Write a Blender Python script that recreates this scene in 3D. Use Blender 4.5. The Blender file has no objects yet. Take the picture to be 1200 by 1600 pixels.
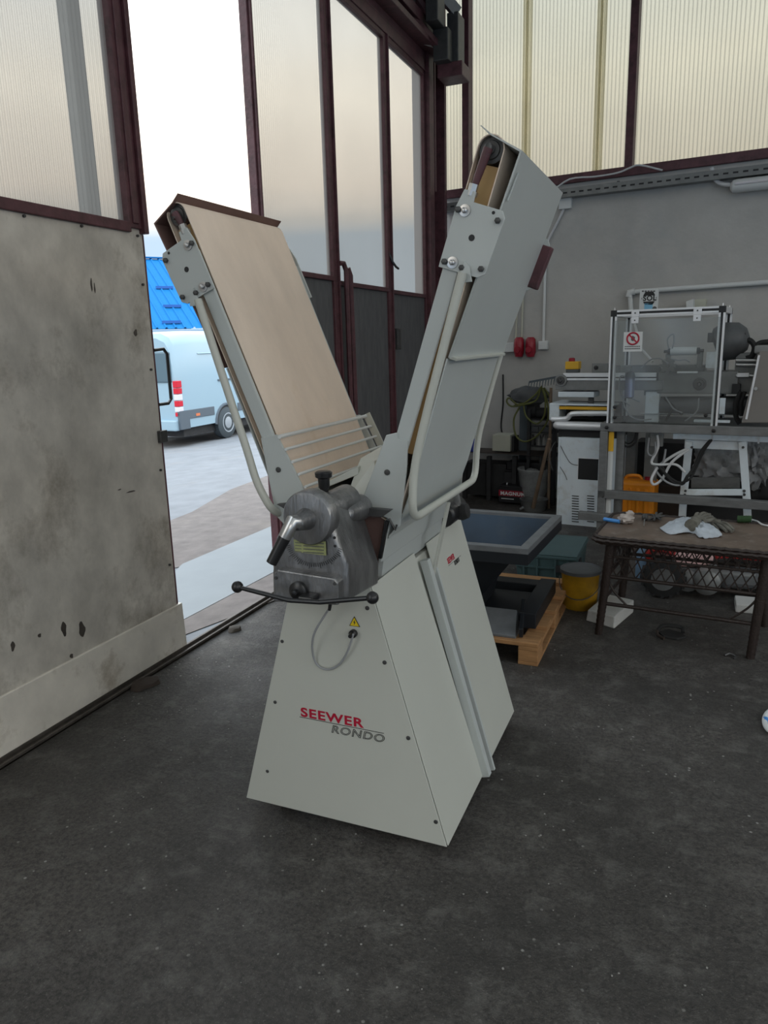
import bpy, bmesh, math, random
from mathutils import Vector as V, Matrix, noise
random.seed(7)
S = bpy.context.scene
C = S.collection
PI = math.pi

# ------------------------------------------------------------------ camera
F, H = 1150.0, 1.6
_p1 = V((-600, 535 + .027*600 - 800, F)); _p2 = V((600, 535 - .027*600 - 800, F))
_up = _p1.cross(_p2).normalized()
if _up.y > 0: _up = -_up
_Y = V((1092-600, 535 - .027*492 - 800, F)).normalized()
_X = _Y.cross(_up).normalized()
if _X.x < 0: _X = -_X
CAM = V((0, 0, H))
def ray(px, py):
    d = V((px-600, py-800, F)); return V((_X.dot(d), _Y.dot(d), _up.dot(d)))
R3 = Matrix(((_X.x, -_X.y, -_X.z), (_Y.x, -_Y.y, -_Y.z), (_up.x, -_up.y, -_up.z)))
cam = bpy.data.cameras.new('camera'); co = bpy.data.objects.new('camera', cam); C.objects.link(co)
co.matrix_world = Matrix.Translation(CAM) @ R3.to_4x4()
cam.sensor_fit = 'HORIZONTAL'; cam.sensor_width = 36; cam.lens = 36*F/1200; cam.clip_end = 300; cam.clip_start = .05
S.camera = co

# ------------------------------------------------------------------ world
w = bpy.data.worlds.new('world'); S.world = w; w.use_nodes = True
nt = w.node_tree; nt.nodes.clear()
out = nt.nodes.new('ShaderNodeOutputWorld'); bg = nt.nodes.new('ShaderNodeBackground')
tc = nt.nodes.new('ShaderNodeTexCoord'); sep = nt.nodes.new('ShaderNodeSeparateXYZ')
rmp = nt.nodes.new('ShaderNodeValToRGB'); nz = nt.nodes.new('ShaderNodeTexNoise')
mp = nt.nodes.new('ShaderNodeMapping'); mp.inputs['Scale'].default_value = (1, 1, 7)
ad = nt.nodes.new('ShaderNodeMath'); ad.operation = 'MULTIPLY_ADD'
nz.inputs['Scale'].default_value = 2.2; nz.inputs['Detail'].default_value = 4
L = nt.links.new
L(tc.outputs['Generated'], mp.inputs['Vector']); L(mp.outputs[0], nz.inputs['Vector'])
L(tc.outputs['Generated'], sep.inputs[0])
L(nz.outputs[0], ad.inputs[0]); ad.inputs[1].default_value = .06; L(sep.outputs['Z'], ad.inputs[2])
L(ad.outputs[0], rmp.inputs[0])
e = rmp.color_ramp.elements
SKY = [(0, (.155,.20,.25)), (.163, (.15,.195,.245)), (.186, (.30,.285,.26)), (.22, (.50,.44,.37)), (.32, (.68,.64,.56)), (.46, (.62,.68,.72)), (1, (.55,.64,.74))]
while len(e) < len(SKY): e.new(.5)
for i, (p, c) in enumerate(SKY): e[i].position = p; e[i].color = (*c, 1)
L(rmp.outputs[0], bg.inputs[0]); bg.inputs[1].default_value = 3.6; L(bg.outputs[0], out.inputs[0])
vs = S.view_settings; vs.view_transform = 'Standard'; vs.look = 'None'; vs.gamma = 1; vs.use_curve_mapping = False
vs.exposure = 0.22
S.cycles.max_bounces = 8; S.cycles.transparent_max_bounces = 12; S.cycles.caustics_reflective = False; S.cycles.caustics_refractive = False

# ------------------------------------------------------------------ pixel -> real plane
def PL(px, py, p0, n):
    d = ray(px, py); n = V(n); return CAM + d*((V(p0)-CAM).dot(n)/d.dot(n))
def FZ(px, py, z=0.): return PL(px, py, (0,0,z), (0,0,1))
def AY(px, py, y): return PL(px, py, (0,y,0), (0,1,0))
def AX(px, py, x): return PL(px, py, (x,0,0), (1,0,0))
WU = V((.9943, -.107, 0)).normalized(); WV = V((.107, .9943, 0)).normalized(); WO = V((-.654, 6.02, 0)); UP = V((0,0,1))
def AF(px, py, off): return PL(px, py, WO + WV*off, WV)
BACK = 1.376          # offset of the back wall in that frame
def WP(a, off, z): return WO + WU*a + WV*off + UP*z
def wa(p): return (V(p)-WO).dot(WU)

# ------------------------------------------------------------------ materials
def mat(name, col, rough=.6, metal=0., var=0., vscale=6., bump=0., bscale=60., col2=None, stretch=(1,1,1), spec=.5, stain=None, sscale=2.5, samt=.5, alpha=1.):
    m = bpy.data.materials.new(name); m.use_nodes = True; t = m.node_tree; b = t.nodes['Principled BSDF']
    b.inputs['Base Color'].default_value = (*col, 1); b.inputs['Roughness'].default_value = rough; b.inputs['Metallic'].default_value = metal
    b.inputs['Specular IOR Level'].default_value = spec; b.inputs['Alpha'].default_value = alpha
    k = t.links.new; src = None
    if var or bump or stain:
        g = t.nodes.new('ShaderNodeNewGeometry'); mp = t.nodes.new('ShaderNodeMapping'); mp.inputs['Scale'].default_value = stretch
        k(g.outputs['Position'], mp.inputs['Vector'])
    if var:
        n = t.nodes.new('ShaderNodeTexNoise'); n.inputs['Scale'].default_value = vscale; n.inputs['Detail'].default_value = 8; n.inputs['Roughness'].default_value = .6
        k(mp.outputs[0], n.inputs['Vector'])
        mr = t.nodes.new('ShaderNodeMapRange'); mr.inputs['From Min'].default_value = .5-.22; mr.inputs['From Max'].default_value = .5+.22
        k(n.outputs[0], mr.inputs['Value'])
        mx = t.nodes.new('ShaderNodeMix'); mx.data_type = 'RGBA'
        c2 = col2 or tuple(max(0, x*(1-var)) for x in col)
        mx.inputs['A'].default_value = (*c2, 1); mx.inputs['B'].default_value = (*col, 1)
        k(mr.outputs[0], mx.inputs['Factor']); k(mx.outputs['Result'], b.inputs['Base Color']); src = mx.outputs['Result']
    if stain:
        n = t.nodes.new('ShaderNodeTexNoise'); n.inputs['Scale'].default_value = sscale; n.inputs['Detail'].default_value = 9; n.inputs['Roughness'].default_value = .68
        k(mp.outputs[0], n.inputs['Vector'])
        mr = t.nodes.new('ShaderNodeMapRange'); mr.inputs['From Min'].default_value = .53; mr.inputs['From Max'].default_value = .70; mr.inputs['To Max'].default_value = samt
        k(n.outputs[0], mr.inputs['Value'])
        mx = t.nodes.new('ShaderNodeMix'); mx.data_type = 'RGBA'; mx.inputs['A'].default_value = (*col, 1)
        if src: k(src, mx.inputs['A'])
        mx.inputs['B'].default_value = (*stain, 1); k(mr.outputs[0], mx.inputs['Factor']); k(mx.outputs['Result'], b.inputs['Base Color'])
    if bump:
        n = t.nodes.new('ShaderNodeTexNoise'); n.inputs['Scale'].default_value = bscale; n.inputs['Detail'].default_value = 6
        k(mp.outputs[0], n.inputs['Vector'])
        bp = t.nodes.new('ShaderNodeBump'); bp.inputs['Strength'].default_value = bump; bp.inputs['Distance'].default_value = .01
        k(n.outputs[0], bp.inputs['Height']); k(bp.outputs[0], b.inputs['Normal'])
    return m

def ribbed(name, axis, tint, period=.034, trans=.58):
    """translucent twin wall sheet: clear between fine vertical ribs"""
    m = bpy.data.materials.new(name); m.use_nodes = True; t = m.node_tree; t.nodes.clear(); k = t.links.new
    o = t.nodes.new('ShaderNodeOutputMaterial'); tr = t.nodes.new('ShaderNodeBsdfTransparent'); tl = t.nodes.new('ShaderNodeBsdfTranslucent'); gl = t.nodes.new('ShaderNodeBsdfGlossy')
    g = t.nodes.new('ShaderNodeNewGeometry'); dt = t.nodes.new('ShaderNodeVectorMath'); dt.operation = 'DOT_PRODUCT'; dt.inputs[1].default_value = axis
    k(g.outputs['Position'], dt.inputs[0])
    s = t.nodes.new('ShaderNodeMath'); s.operation = 'MULTIPLY'; s.inputs[1].default_value = 2*PI/period; k(dt.outputs['Value'], s.inputs[0])
    c = t.nodes.new('ShaderNodeMath'); c.operation = 'SINE'; k(s.outputs[0], c.inputs[0])
    mr = t.nodes.new('ShaderNodeMapRange'); mr.inputs['From Min'].default_value = .25; mr.inputs['From Max'].default_value = 1.; k(c.outputs[0], mr.inputs['Value'])
    n = t.nodes.new('ShaderNodeTexNoise'); n.inputs['Scale'].default_value = 1.6; n.inputs['Detail'].default_value = 5
    k(g.outputs['Position'], n.inputs['Vector'])
    m1 = t.nodes.new('ShaderNodeMix'); m1.data_type = 'RGBA'
    m1.inputs['A'].default_value = (*[x*trans for x in tint], 1); m1.inputs['B'].default_value = (*[x*trans*.74 for x in tint], 1); k(mr.outputs[0], m1.inputs['Factor'])
    m2 = t.nodes.new('ShaderNodeMix'); m2.data_type = 'RGBA'; m2.blend_type = 'MULTIPLY'; m2.inputs['Factor'].default_value = .12
    k(m1.outputs['Result'], m2.inputs['A']); k(n.outputs[0], m2.inputs['B']); k(m2.outputs['Result'], tr.inputs[0])
    tl.inputs[0].default_value = (*[x*.75 for x in tint], 1)
    a = t.nodes.new('ShaderNodeMixShader'); a.inputs[0].default_value = .20; k(tr.outputs[0], a.inputs[1]); k(tl.outputs[0], a.inputs[2])
    gl.inputs['Roughness'].default_value = .3; gl.inputs[0].default_value = (.7,.7,.7,1)
    b = t.nodes.new('ShaderNodeMixShader'); b.inputs[0].default_value = .03; k(a.outputs[0], b.inputs[1]); k(gl.outputs[0], b.inputs[2])
    k(b.outputs[0], o.inputs[0]); return m

def clear_sheet(name, tint, gloss=.10, haze=.07):
    m = bpy.data.materials.new(name); m.use_nodes = True; t = m.node_tree; t.nodes.clear(); k = t.links.new
    o = t.nodes.new('ShaderNodeOutputMaterial'); tr = t.nodes.new('ShaderNodeBsdfTransparent'); gl = t.nodes.new('ShaderNodeBsdfGlossy'); df = t.nodes.new('ShaderNodeBsdfDiffuse')
    tr.inputs[0].default_value = (*tint, 1); gl.inputs['Roughness'].default_value = .12; df.inputs[0].default_value = (.6,.6,.6,1)
    a = t.nodes.new('ShaderNodeMixShader'); a.inputs[0].default_value = haze; k(tr.outputs[0], a.inputs[1]); k(df.outputs[0], a.inputs[2])
    b = t.nodes.new('ShaderNodeMixShader'); b.inputs[0].default_value = gloss; k(a.outputs[0], b.inputs[1]); k(gl.outputs[0], b.inputs[2])
    k(b.outputs[0], o.inputs[0]); return m

def floor_mat():
    m = bpy.data.materials.new('worn_floor'); m.use_nodes = True; t = m.node_tree; b = t.nodes['Principled BSDF']; k = t.links.new
    g = t.nodes.new('ShaderNodeNewGeometry')
    def N(sc, det=8, ro=.6, st=None):
        n = t.nodes.new('ShaderNodeTexNoise'); n.inputs['Scale'].default_value = sc; n.inputs['Detail'].default_value = det; n.inputs['Roughness'].default_value = ro
        if st:
            mp = t.nodes.new('ShaderNodeMapping'); mp.inputs['Scale'].default_value = st; k(g.outputs['Position'], mp.inputs['Vector']); k(mp.outputs[0], n.inputs['Vector'])
        else: k(g.outputs['Position'], n.inputs['Vector'])
        return n
    def MR(v, a, c, lo=0, hi=1):
        r = t.nodes.new('ShaderNodeMapRange'); r.inputs['From Min'].default_value = a; r.inputs['From Max'].default_value = c; r.inputs['To Min'].default_value = lo; r.inputs['To Max'].default_value = hi
        k(v, r.inputs['Value']); return r.outputs[0]
    def MX(f, A, B):
        x = t.nodes.new('ShaderNodeMix'); x.data_type = 'RGBA'; k(f, x.inputs['Factor'])
        for s, q in (('A', A), ('B', B)):
            if isinstance(q, tuple): x.inputs[s].default_value = (*q, 1)
            else: k(q, x.inputs[s])
        return x.outputs['Result']
    c = MX(MR(N(1.3).outputs[0], .35, .65), (.044,.040,.036), (.104,.093,.083))
    c = MX(MR(N(55, 6, .85).outputs[0], .42, .56), (.030,.027,.025), c)
    c = MX(MR(N(130, 3, .6).outputs[0], .58, .72, 0, .55), c, (.20,.185,.17))
    c = MX(MR(N(9, 8, .75).outputs[0], .50, .70, 0, .5), c, (.21,.20,.185))
    v = t.nodes.new('ShaderNodeTexVoronoi'); v.inputs['Scale'].default_value = 42; k(g.outputs['Position'], v.inputs['Vector'])
    sp = t.nodes.new('ShaderNodeMath'); sp.operation = 'MULTIPLY'
    k(MR(v.outputs['Distance'], .24, .14), sp.inputs[0]); k(MR(N(2.3).outputs[0], .50, .58), sp.inputs[1])
    sc = t.nodes.new('ShaderNodeSeparateColor'); k(v.outputs['Color'], sc.inputs[0])
    s2 = t.nodes.new('ShaderNodeMath'); s2.operation = 'MULTIPLY'; k(sp.outputs[0], s2.inputs[0]); k(MR(sc.outputs[0], .80, .84), s2.inputs[1])
    c = MX(s2.outputs[0], c, (.33,.32,.30))
    k(c, b.inputs['Base Color']); k(MR(N(3).outputs[0], .35, .65, .45, .68), b.inputs['Roughness'])
    b.inputs['Specular IOR Level'].default_value = .5
    bp = t.nodes.new('ShaderNodeBump'); bp.inputs['Strength'].default_value = .95; bp.inputs['Distance'].default_value = .010; k(N(70, 5, .75).outputs[0], bp.inputs['Height'])
    k(bp.outputs[0], b.inputs['Normal']); return m

MT = dict(
    enamel=mat('white_enamel', (.53,.54,.49), .38, var=.05, vscale=3),
    enamel_shaded=mat('shaded_enamel', (.50,.53,.52), .36, var=.06, vscale=4),  # the same white paint, its colour greyed for the shaded arm faces
    belt=mat('canvas_belt', (.88,.74,.62), .85, var=.17, vscale=6, stretch=(1,1,.3), stain=(.60,.42,.26), sscale=2.6, samt=.55, bump=.1, bscale=300),
    cast=mat('cast_aluminium', (.33,.33,.335), .33, .75, var=.6, vscale=16, stretch=(1.6,1,.35), bump=.25, bscale=90),
    steel=mat('bright_steel', (.55,.55,.55), .28, .9, var=.15, vscale=20),
    darksteel=mat('dark_steel', (.10,.10,.10), .5, .6, var=.3, vscale=20),
    black=mat('black_plastic', (.012,.012,.013), .32),
    rubber=mat('black_rubber', (.02,.02,.02), .8, var=.3, vscale=30),
    maroon=mat('maroon_painted_steel', (.13,.048,.058), .5, var=.5, vscale=14, stain=(.03,.012,.012), sscale=9, samt=.8, bump=.2, bscale=50),
    brown_in=mat('brown_sheet', (.20,.12,.105), .6, var=.3, vscale=6),
    tan=mat('tan_board', (.55,.36,.16), .6, var=.1, vscale=8),
    red=mat('red_print', (.42,.004,.03), .5), ink=mat('black_print', (.012,.012,.012), .5),
    greyprint=mat('grey_print', (.12,.12,.12), .6),
    label=mat('yellowed_label', (.42,.45,.20), .5, var=.35, vscale=60),
    yellow=mat('yellow_plastic', (.75,.42,.02), .45, var=.1, vscale=10),
    warn=mat('warning_yellow', (.75,.55,.01), .5),
    redplastic=mat('red_plastic', (.33,.012,.03), .4, var=.2, vscale=20),
    cord=mat('grey_cord', (.30,.31,.32), .6), whitecord=mat('white_cord', (.62,.63,.64), .5),
    plaster=mat('grey_render', (.52,.51,.49), .9, var=.20, vscale=2.2, bump=.25, bscale=25, stain=(.38,.39,.39), sscale=1.7, samt=.6),
    sheet=mat('galvanised_sheet', (.74,.69,.62), .5, .1, var=.42, vscale=5.5, stain=(.20,.165,.12), sscale=2.3, samt=.85, stretch=(1,1,.8), bump=.10, bscale=14),
    kick=mat('bright_kick_plate', (.93,.87,.78), .36, .2, var=.30, vscale=3.5, stain=(.30,.23,.15), sscale=4, samt=.75, bump=.06, bscale=10),
    fibre=mat('dark_board', (.13,.13,.135), .7, var=.35, vscale=22, stretch=(1,1,.3), bump=.08),
    rail=mat('dark_iron_rail', (.15,.13,.115), .5, .6, var=.5, vscale=18),
    dirtywhite=mat('dirty_white_plastic', (.36,.37,.37), .6, var=.45, vscale=14), lightblue=mat('light_blue_print', (.22,.52,.75), .5), greyprint2=mat('pale_stone', (.30,.29,.27), .9),
    strip=ribbed('translucent_cover_strip', (0,0,1), (.98,.95,.84), 50., .95), cream=mat('cream_strip', (.55,.55,.46), .6, var=.15, vscale=6),
    ceil=mat('pale_ceiling', (.45,.44,.42), .9, var=.3, vscale=2),
    white=mat('white_paint', (.72,.79,.84), .45, var=.08, vscale=5, stain=(.33,.27,.18), sscale=6, samt=.4),
    whiteplastic=mat('white_plastic', (.68,.70,.70), .45, var=.05),
    alu=mat('aluminium_profile', (.82,.83,.85), .32, .3, var=.08, vscale=10),
    grey=mat('grey_machine_paint', (.25,.255,.25), .38, .2, var=.35, vscale=9),
    greydark=mat('dark_grey_paint', (.10,.105,.11), .5, var=.3, vscale=9),
    weathered=mat('weathered_steel_beam', (.22,.225,.225), .5, .45, var=.35, vscale=9, stretch=(1,1,2.5)),
    cabinet=mat('brown_grey_cabinet', (.22,.205,.19), .4, .2, var=.1),
    navy=mat('navy_steel', (.025,.05,.085), .38, .1, var=.3, vscale=5, stain=(.06,.07,.08), sscale=9, samt=.35),
    rimgrey=mat('worn_rim', (.19,.20,.21), .5, .3, var=.3, vscale=14),
    blackblue=mat('dark_funnel_steel', (.012,.015,.02), .5, .2, var=.3),
    wood=mat('pallet_wood', (.42,.22,.09), .8, var=.4, vscale=8, stretch=(1,6,6), bump=.2),
    handlewood=mat('worn_handle_wood', (.23,.16,.11), .8, var=.3, vscale=10),
    tabletop=mat('worn_table_veneer', (.17,.12,.09), .5, var=.45, vscale=7, stain=(.32,.29,.26), sscale=12, samt=.5),
    wicker=mat('dark_wicker', (.030,.018,.014), .5, var=.4, vscale=60, bump=.5, bscale=150),
    crate=mat('petrol_crate', (.055,.10,.105), .5, var=.15),
    bucket=mat('yellow_bucket', (.55,.30,.015), .5, var=.5, vscale=9),
    foam=mat('white_foam', (.62,.62,.60), .9, var=.1, bump=.5, bscale=90),
    orange=mat('orange_jerrycan', (.80,.27,.01), .45, var=.12),
    cloth=mat('pale_rag', (.55,.60,.66), .95, var=.35, vscale=16), glove=mat('dirty_glove', (.20,.19,.16), .95, var=.6, vscale=22),
    skin=mat('beige_leather', (.50,.44,.40), .9, var=.4, vscale=30),
    blue=mat('blue_plastic', (.06,.25,.62), .4), deepblue=mat('deep_blue_plastic', (.02,.04,.28), .5), green=mat('dark_green_webbing', (.03,.08,.025), .8, var=.5, vscale=60),
    hose=mat('green_yellow_hose', (.15,.16,.04), .6, var=.4), plastic=mat('grey_film', (.33,.34,.35), .35, var=.5, vscale=12),
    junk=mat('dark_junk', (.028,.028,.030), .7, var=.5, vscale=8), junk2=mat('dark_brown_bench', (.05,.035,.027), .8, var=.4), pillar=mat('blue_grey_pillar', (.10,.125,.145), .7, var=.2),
    battery=mat('battery_black', (.012,.012,.014), .4), tillred=mat('red_fairing', (.42,.03,.025), .4, var=.2), tillwhite=mat('pink_white_fairing', (.60,.38,.36), .5, var=.3, vscale=15),
    debris=mat('dead_leaf', (.09,.075,.06), .8, var=.4, vscale=30),
    asphalt=mat('yard_gravel', (.22,.19,.175), .95, var=.35, vscale=7, bump=.4, bscale=40, stain=(.22,.19,.16), sscale=1.1, samt=.6),
    snow=mat('pale_gravel', (.25,.26,.275), .9, var=.25, vscale=3, bump=.25, bscale=30, stain=(.28,.25,.22), sscale=.8, samt=.5),
    apron=mat('pale_concrete', (.28,.30,.31), .8, var=.1, vscale=3),
    vanwhite=mat('van_white', (.33,.46,.54), .3), vangrey=mat('van_grey_plastic', (.10,.125,.15), .6), vanglass=mat('van_glass', (.10,.15,.18), .15),
    tyre=mat('tyre', (.06,.075,.085), .8), rim=mat('wheel_rim', (.40,.43,.46), .4, .3), vred=mat('lamp_red', (.62,.01,.03), .3), vclear=mat('lamp_clear', (.75,.72,.75), .3), orangel=mat('marker_orange', (.7,.2,.08), .4),
    roof=mat('blue_roof', (.012,.17,.44), .8, var=.08, spec=.1), roofdk=mat('blue_roof_guard', (.01,.11,.40), .5), bwall=mat('pale_building_wall', (.24,.26,.27), .8, var=.06), gut=mat('gutter', (.16,.25,.36), .4),
)
MT['poly_back'] = ribbed('ribbed_sheet_back', tuple(WU), (1.,.99,.91))
MT['poly_left'] = ribbed('ribbed_sheet_left', (0,1,0), (1,.98,.94), .024, .66)
MT['poly_leaf'] = ribbed('ribbed_sheet_leaf', (0,1,0), (1,.985,.95), .024, .60)
MT['poly_unseen'] = ribbed('unseen_pane_sheet', (0,1,0), (1.,.985,.94), .034, .50)  # panes of the added, unseen windows and rooflights
MT['clear'] = clear_sheet('clear_guard_sheet', (.90,.92,.92), .035, .06)
MT['glassy_blue'] = clear_sheet('blue_filter_bowl', (.12,.3,.75), .15, .25)
MT['floor'] = floor_mat()

# ------------------------------------------------------------------ mesh builder
def basis(d):
    d = V(d).normalized(); a = V((0,0,1)) if abs(d.z) < .9 else V((1,0,0))
    x = d.cross(a).normalized(); return x, d.cross(x).normalized(), d
ROOT = {}
class M:
    def __init__(s): s.v = []; s.f = []; s.sm = []
    def add(s, vs, fs, smooth=False):
        b = len(s.v); s.v += [V(p) for p in vs]
        for f in fs: s.f.append([i+b for i in f]); s.sm.append(smooth)
        return s
    def hexa(s, p): return s.add(p, [(0,3,2,1),(4,5,6,7),(0,1,5,4),(1,2,6,5),(2,3,7,6),(3,0,4,7)])
    def box(s, c, h, X=(1,0,0), Y=(0,1,0), Z=(0,0,1)):
        c = V(c); X = V(X).normalized()*h[0]; Y = V(Y).normalized()*h[1]; Z = V(Z).normalized()*h[2]
        return s.hexa([c-X-Y-Z, c+X-Y-Z, c+X+Y-Z, c-X+Y-Z, c-X-Y+Z, c+X-Y+Z, c+X+Y+Z, c-X+Y+Z])
    def bb(s, x0, x1, y0, y1, z0, z1): return s.box(((x0+x1)/2,(y0+y1)/2,(z0+z1)/2), (abs(x1-x0)/2, abs(y1-y0)/2, abs(z1-z0)/2))
    def bar(s, a, b, wd, th, up=(0,0,1)):
        a = V(a); b = V(b); d = (b-a).normalized(); u = V(up); x = d.cross(u)
        if x.length < 1e-4: x = d.cross(V((1,0,0)))
        x.normalize(); y = x.cross(d)
        return s.box((a+b)/2, (wd/2, (b-a).length/2, th/2), x, d, y)
    def prism(s, pts, vec):
        pts = [V(p) for p in pts]; n = len(pts); vec = V(vec)
        return s.add(pts+[p+vec for p in pts], [tuple(range(n))[::-1], tuple(range(n, 2*n))] + [(i, (i+1) % n, n+(i+1) % n, n+i) for i in range(n)])
    def loft(s, rings, smooth=True, caps=True, closed=True):
        n = len(rings[0]); vs = [p for r in rings for p in r]; fs = []
        for k in range(len(rings)-1):
            for i in range(n if closed else n-1): fs.append((k*n+i, k*n+(i+1) % n, (k+1)*n+(i+1) % n, (k+1)*n+i))
        s.add(vs, fs, smooth)
        if caps and closed:
            b = len(s.v)-len(vs); s.f.append([b+i for i in range(n)][::-1]); s.sm.append(False)
            s.f.append([b+(len(rings)-1)*n+i for i in range(n)]); s.sm.append(False)
        return s
    def rev(s, p, d, prof, n=20, caps=True):      # prof: (distance along d, radius)
        x, y, d = basis(d); p = V(p)
        return s.loft([[p+d*t+(x*math.cos(2*PI*i/n)+y*math.sin(2*PI*i/n))*max(r, 1e-4) for i in range(n)] for t, r in prof], caps=caps)
    def cyl(s, a, b, r, r2=None, n=16):
        a = V(a); b = V(b); return s.rev(a, b-a, [(0, r), ((b-a).length, r if r2 is None else r2)], n)
    def ball(s, c, r, n=14):
        c = V(c); return s.rev(c-V((0,0,r)), (0,0,1), [(r-r*math.cos(PI*k/8), r*math.sin(PI*k/8)) for k in range(9)], n)
    def tube(s, pts, r, n=8, closed=False, smooth_path=0):
        pts = [V(p) for p in pts]
        if smooth_path: pts = catmull(pts, smooth_path)
        rings = []; prev = None; N = len(pts)
        for i, p in enumerate(pts):
            d = (pts[min(i+1, N-1)]-pts[max(i-1, 0)]).normalized()
            if prev is None: x, y, _ = basis(d)
            else:
                x = prev - d*prev.dot(d)
                x = x.normalized() if x.length > 1e-5 else basis(d)[0]
                y = d.cross(x)
            prev = x; rr = r(i/(N-1)) if callable(r) else r
            rings.append([p+(x*math.cos(2*PI*k/n)+y*math.sin(2*PI*k/n))*rr for k in range(n)])
        return s.loft(rings)
    def build(s, name, m, parent=None, bevel=0., segs=2, kind=None, label=None, subsurf=0, solid=0, loc=None):
        me = bpy.data.meshes.new(name); o = bpy.data.objects.new(name, me); C.objects.link(o)
        if parent is not None: base = ROOT[parent.name]
        elif loc is not None: base = V(loc)
        else:
            lo = [min(p[i] for p in s.v) for i in range(3)]; hi = [max(p[i] for p in s.v) for i in range(3)]
            base = V(((lo[0]+hi[0])/2, (lo[1]+hi[1])/2, lo[2]))
        me.from_pydata([tuple(p-base) for p in s.v], [], s.f); me.polygons.foreach_set('use_smooth', s.sm); me.update()
        bm = bmesh.new(); bm.from_mesh(me); bmesh.ops.recalc_face_normals(bm, faces=bm.faces); bm.to_mesh(me); bm.free()
        if any(s.sm): me.set_sharp_from_angle(angle=math.radians(40))
        me.materials.append(MT[m] if isinstance(m, str) else m)
        ROOT[o.name] = base
        if parent is not None: o.parent = parent
        else: o.location = base
        if bevel:
            b = o.modifiers.new('bevel', 'BEVEL'); b.width = bevel; b.segments = segs; b.limit_method = 'ANGLE'; b.angle_limit = math.radians(35); b.harden_normals = False
        if subsurf:
            b = o.modifiers.new('sub', 'SUBSURF'); b.levels = b.render_levels = subsurf
        if kind: o['kind'] = kind
        if label: o['label'] = label
        return o
def catmull(P, k):
    out = []
    for i in range(len(P)-1):
        a, b, c, d = P[max(i-1,0)], P[i], P[i+1], P[min(i+2,len(P)-1)]
        for j in range(k):
            t = j/k; out.append(.5*((2*b)+(c-a)*t+(2*a-5*b+4*c-d)*t*t+(3*b-a-3*c+d)*t**3))
    return out+[P[-1]]
def thing(name, label, cat, loc, group=None, kind=None):
    o = bpy.data.objects.new(name, None); C.objects.link(o); o.location = V(loc); o.empty_display_size = .05
    if label: o['label'] = label
    if cat: o['category'] = cat
    if group: o['group'] = group
    if kind: o['kind'] = kind
    ROOT[o.name] = V(loc); return o
def tag(o, label, cat, group=None):
    o['label'] = label; o['category'] = cat
    if group: o['group'] = group
    return o
def struct(name, mb, m, **k): return mb.build(name, m, kind='structure', **k)
def text(name, body, m, parent, origin, X, Yv, size, shear=0, offset=0, outline=0, ext=.0004, width=None, align='LEFT'):
    cu = bpy.data.curves.new(name, 'FONT'); cu.body = body; cu.space_character = 1.12; cu.size = size; cu.shear = shear; cu.offset = offset; cu.extrude = ext; cu.align_x = align
    if outline: cu.fill_mode = 'NONE'; cu.bevel_depth = outline; cu.extrude = 0; cu.resolution_u = 4
    o = bpy.data.objects.new(name+'_tmp', cu); C.objects.link(o); bpy.context.view_layer.update()
    me = bpy.data.meshes.new_from_object(o.evaluated_get(bpy.context.evaluated_depsgraph_get())); bpy.data.objects.remove(o)
    me.materials.clear(); me.materials.append(MT[m]); q = bpy.data.objects.new(name, me); C.objects.link(q)
    X = V(X).normalized(); Yv = V(Yv); Yv = (Yv-X*Yv.dot(X)).normalized(); Z = X.cross(Yv)
    sx = 1.
    if width and me.vertices:
        wd = max(v.co.x for v in me.vertices)-min(v.co.x for v in me.vertices); sx = width/wd
    base = ROOT[parent.name] if parent is not None else V((0,0,0))
    mtx = Matrix((X*sx, Yv, Z)).transposed().to_4x4(); mtx.translation = V(origin)-base
    me.transform(mtx); q.parent = parent
    return q
def wquad(px0, py0, px1, py1, off):       # rectangle on an equipment plane: returns a0,a1,z1,z0
    p = AF(px0, py0, off); q = AF(px1, py1, off); return wa(p), wa(q), q.z, p.z
def wbox(mb, px0, py0, px1, py1, off, dep, zmin=None):
    a0, a1, z0, z1 = wquad(px0, py0, px1, py1, off)
    if zmin is not None: z0 = zmin
    return abox(mb, a0, a1, off, off+dep, z0, z1)
def abox(mb, a0, a1, o0, o1, z0, z1):
    return mb.box(WP((a0+a1)/2, (o0+o1)/2, (z0+z1)/2), (abs(a1-a0)/2, abs(o1-o0)/2, abs(z1-z0)/2), WU, WV, UP)

# ================================================================== SETTING
XL = -2.47
M_ = M(); M_.add([(XL-.02,-5,0),(7,-5,0),(7,6.6,0),(WP(0,BACK,0).x+2.5, WP(2.5,BACK,0).y+.3,0),(XL-.02,7.75,0)], [(0,1,2,3,4)])
floor = struct('floor', M().bb(XL-.03, 7, -5, 7.8, -.06, 0), 'floor')
# yard outside, falling away from the door
g = M(); g.add([(XL-.03,-10,-.004),(XL-.03,34,-.004),(-11,34,-.632),(-11,-10,-.632),(-60,60,-.95),(-60,-10,-.95),(XL-.03,60,-.004),(-11,60,-.632),(30,60,-.05),(30,34,-.05)],
      [(0,1,2,3),(3,2,7,4,5),(1,6,7,2),(1,9,8,6)])
struct('yard_ground', g, 'snow')
GN = V((-.074,0,1)); G0 = (-2.5,0,0)
def GP(px, py, h=0.): p = PL(px, py, (-2.5,0,h), GN); return p
def strip(name, px, m, h):
    mb = M(); mb.prism([GP(*q, 0.) for q in px], (0,0,h)); return struct(name, mb, m)
strip('yard_gravel_strip', [(262,890),(285,885),(440,818),(470,800),(470,745),(440,735),(360,765),(300,800),(262,815)], 'asphalt', .002)
strip('yard_gravel_edge', [(268,1000),(450,930),(470,870),(440,862),(285,965),(268,975)], 'asphalt', .002)
strip('door_apron', [(262,905),(285,882),(440,816),(460,812),(460,868),(440,888),(285,970),(262,978)], 'apron', .005)

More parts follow.
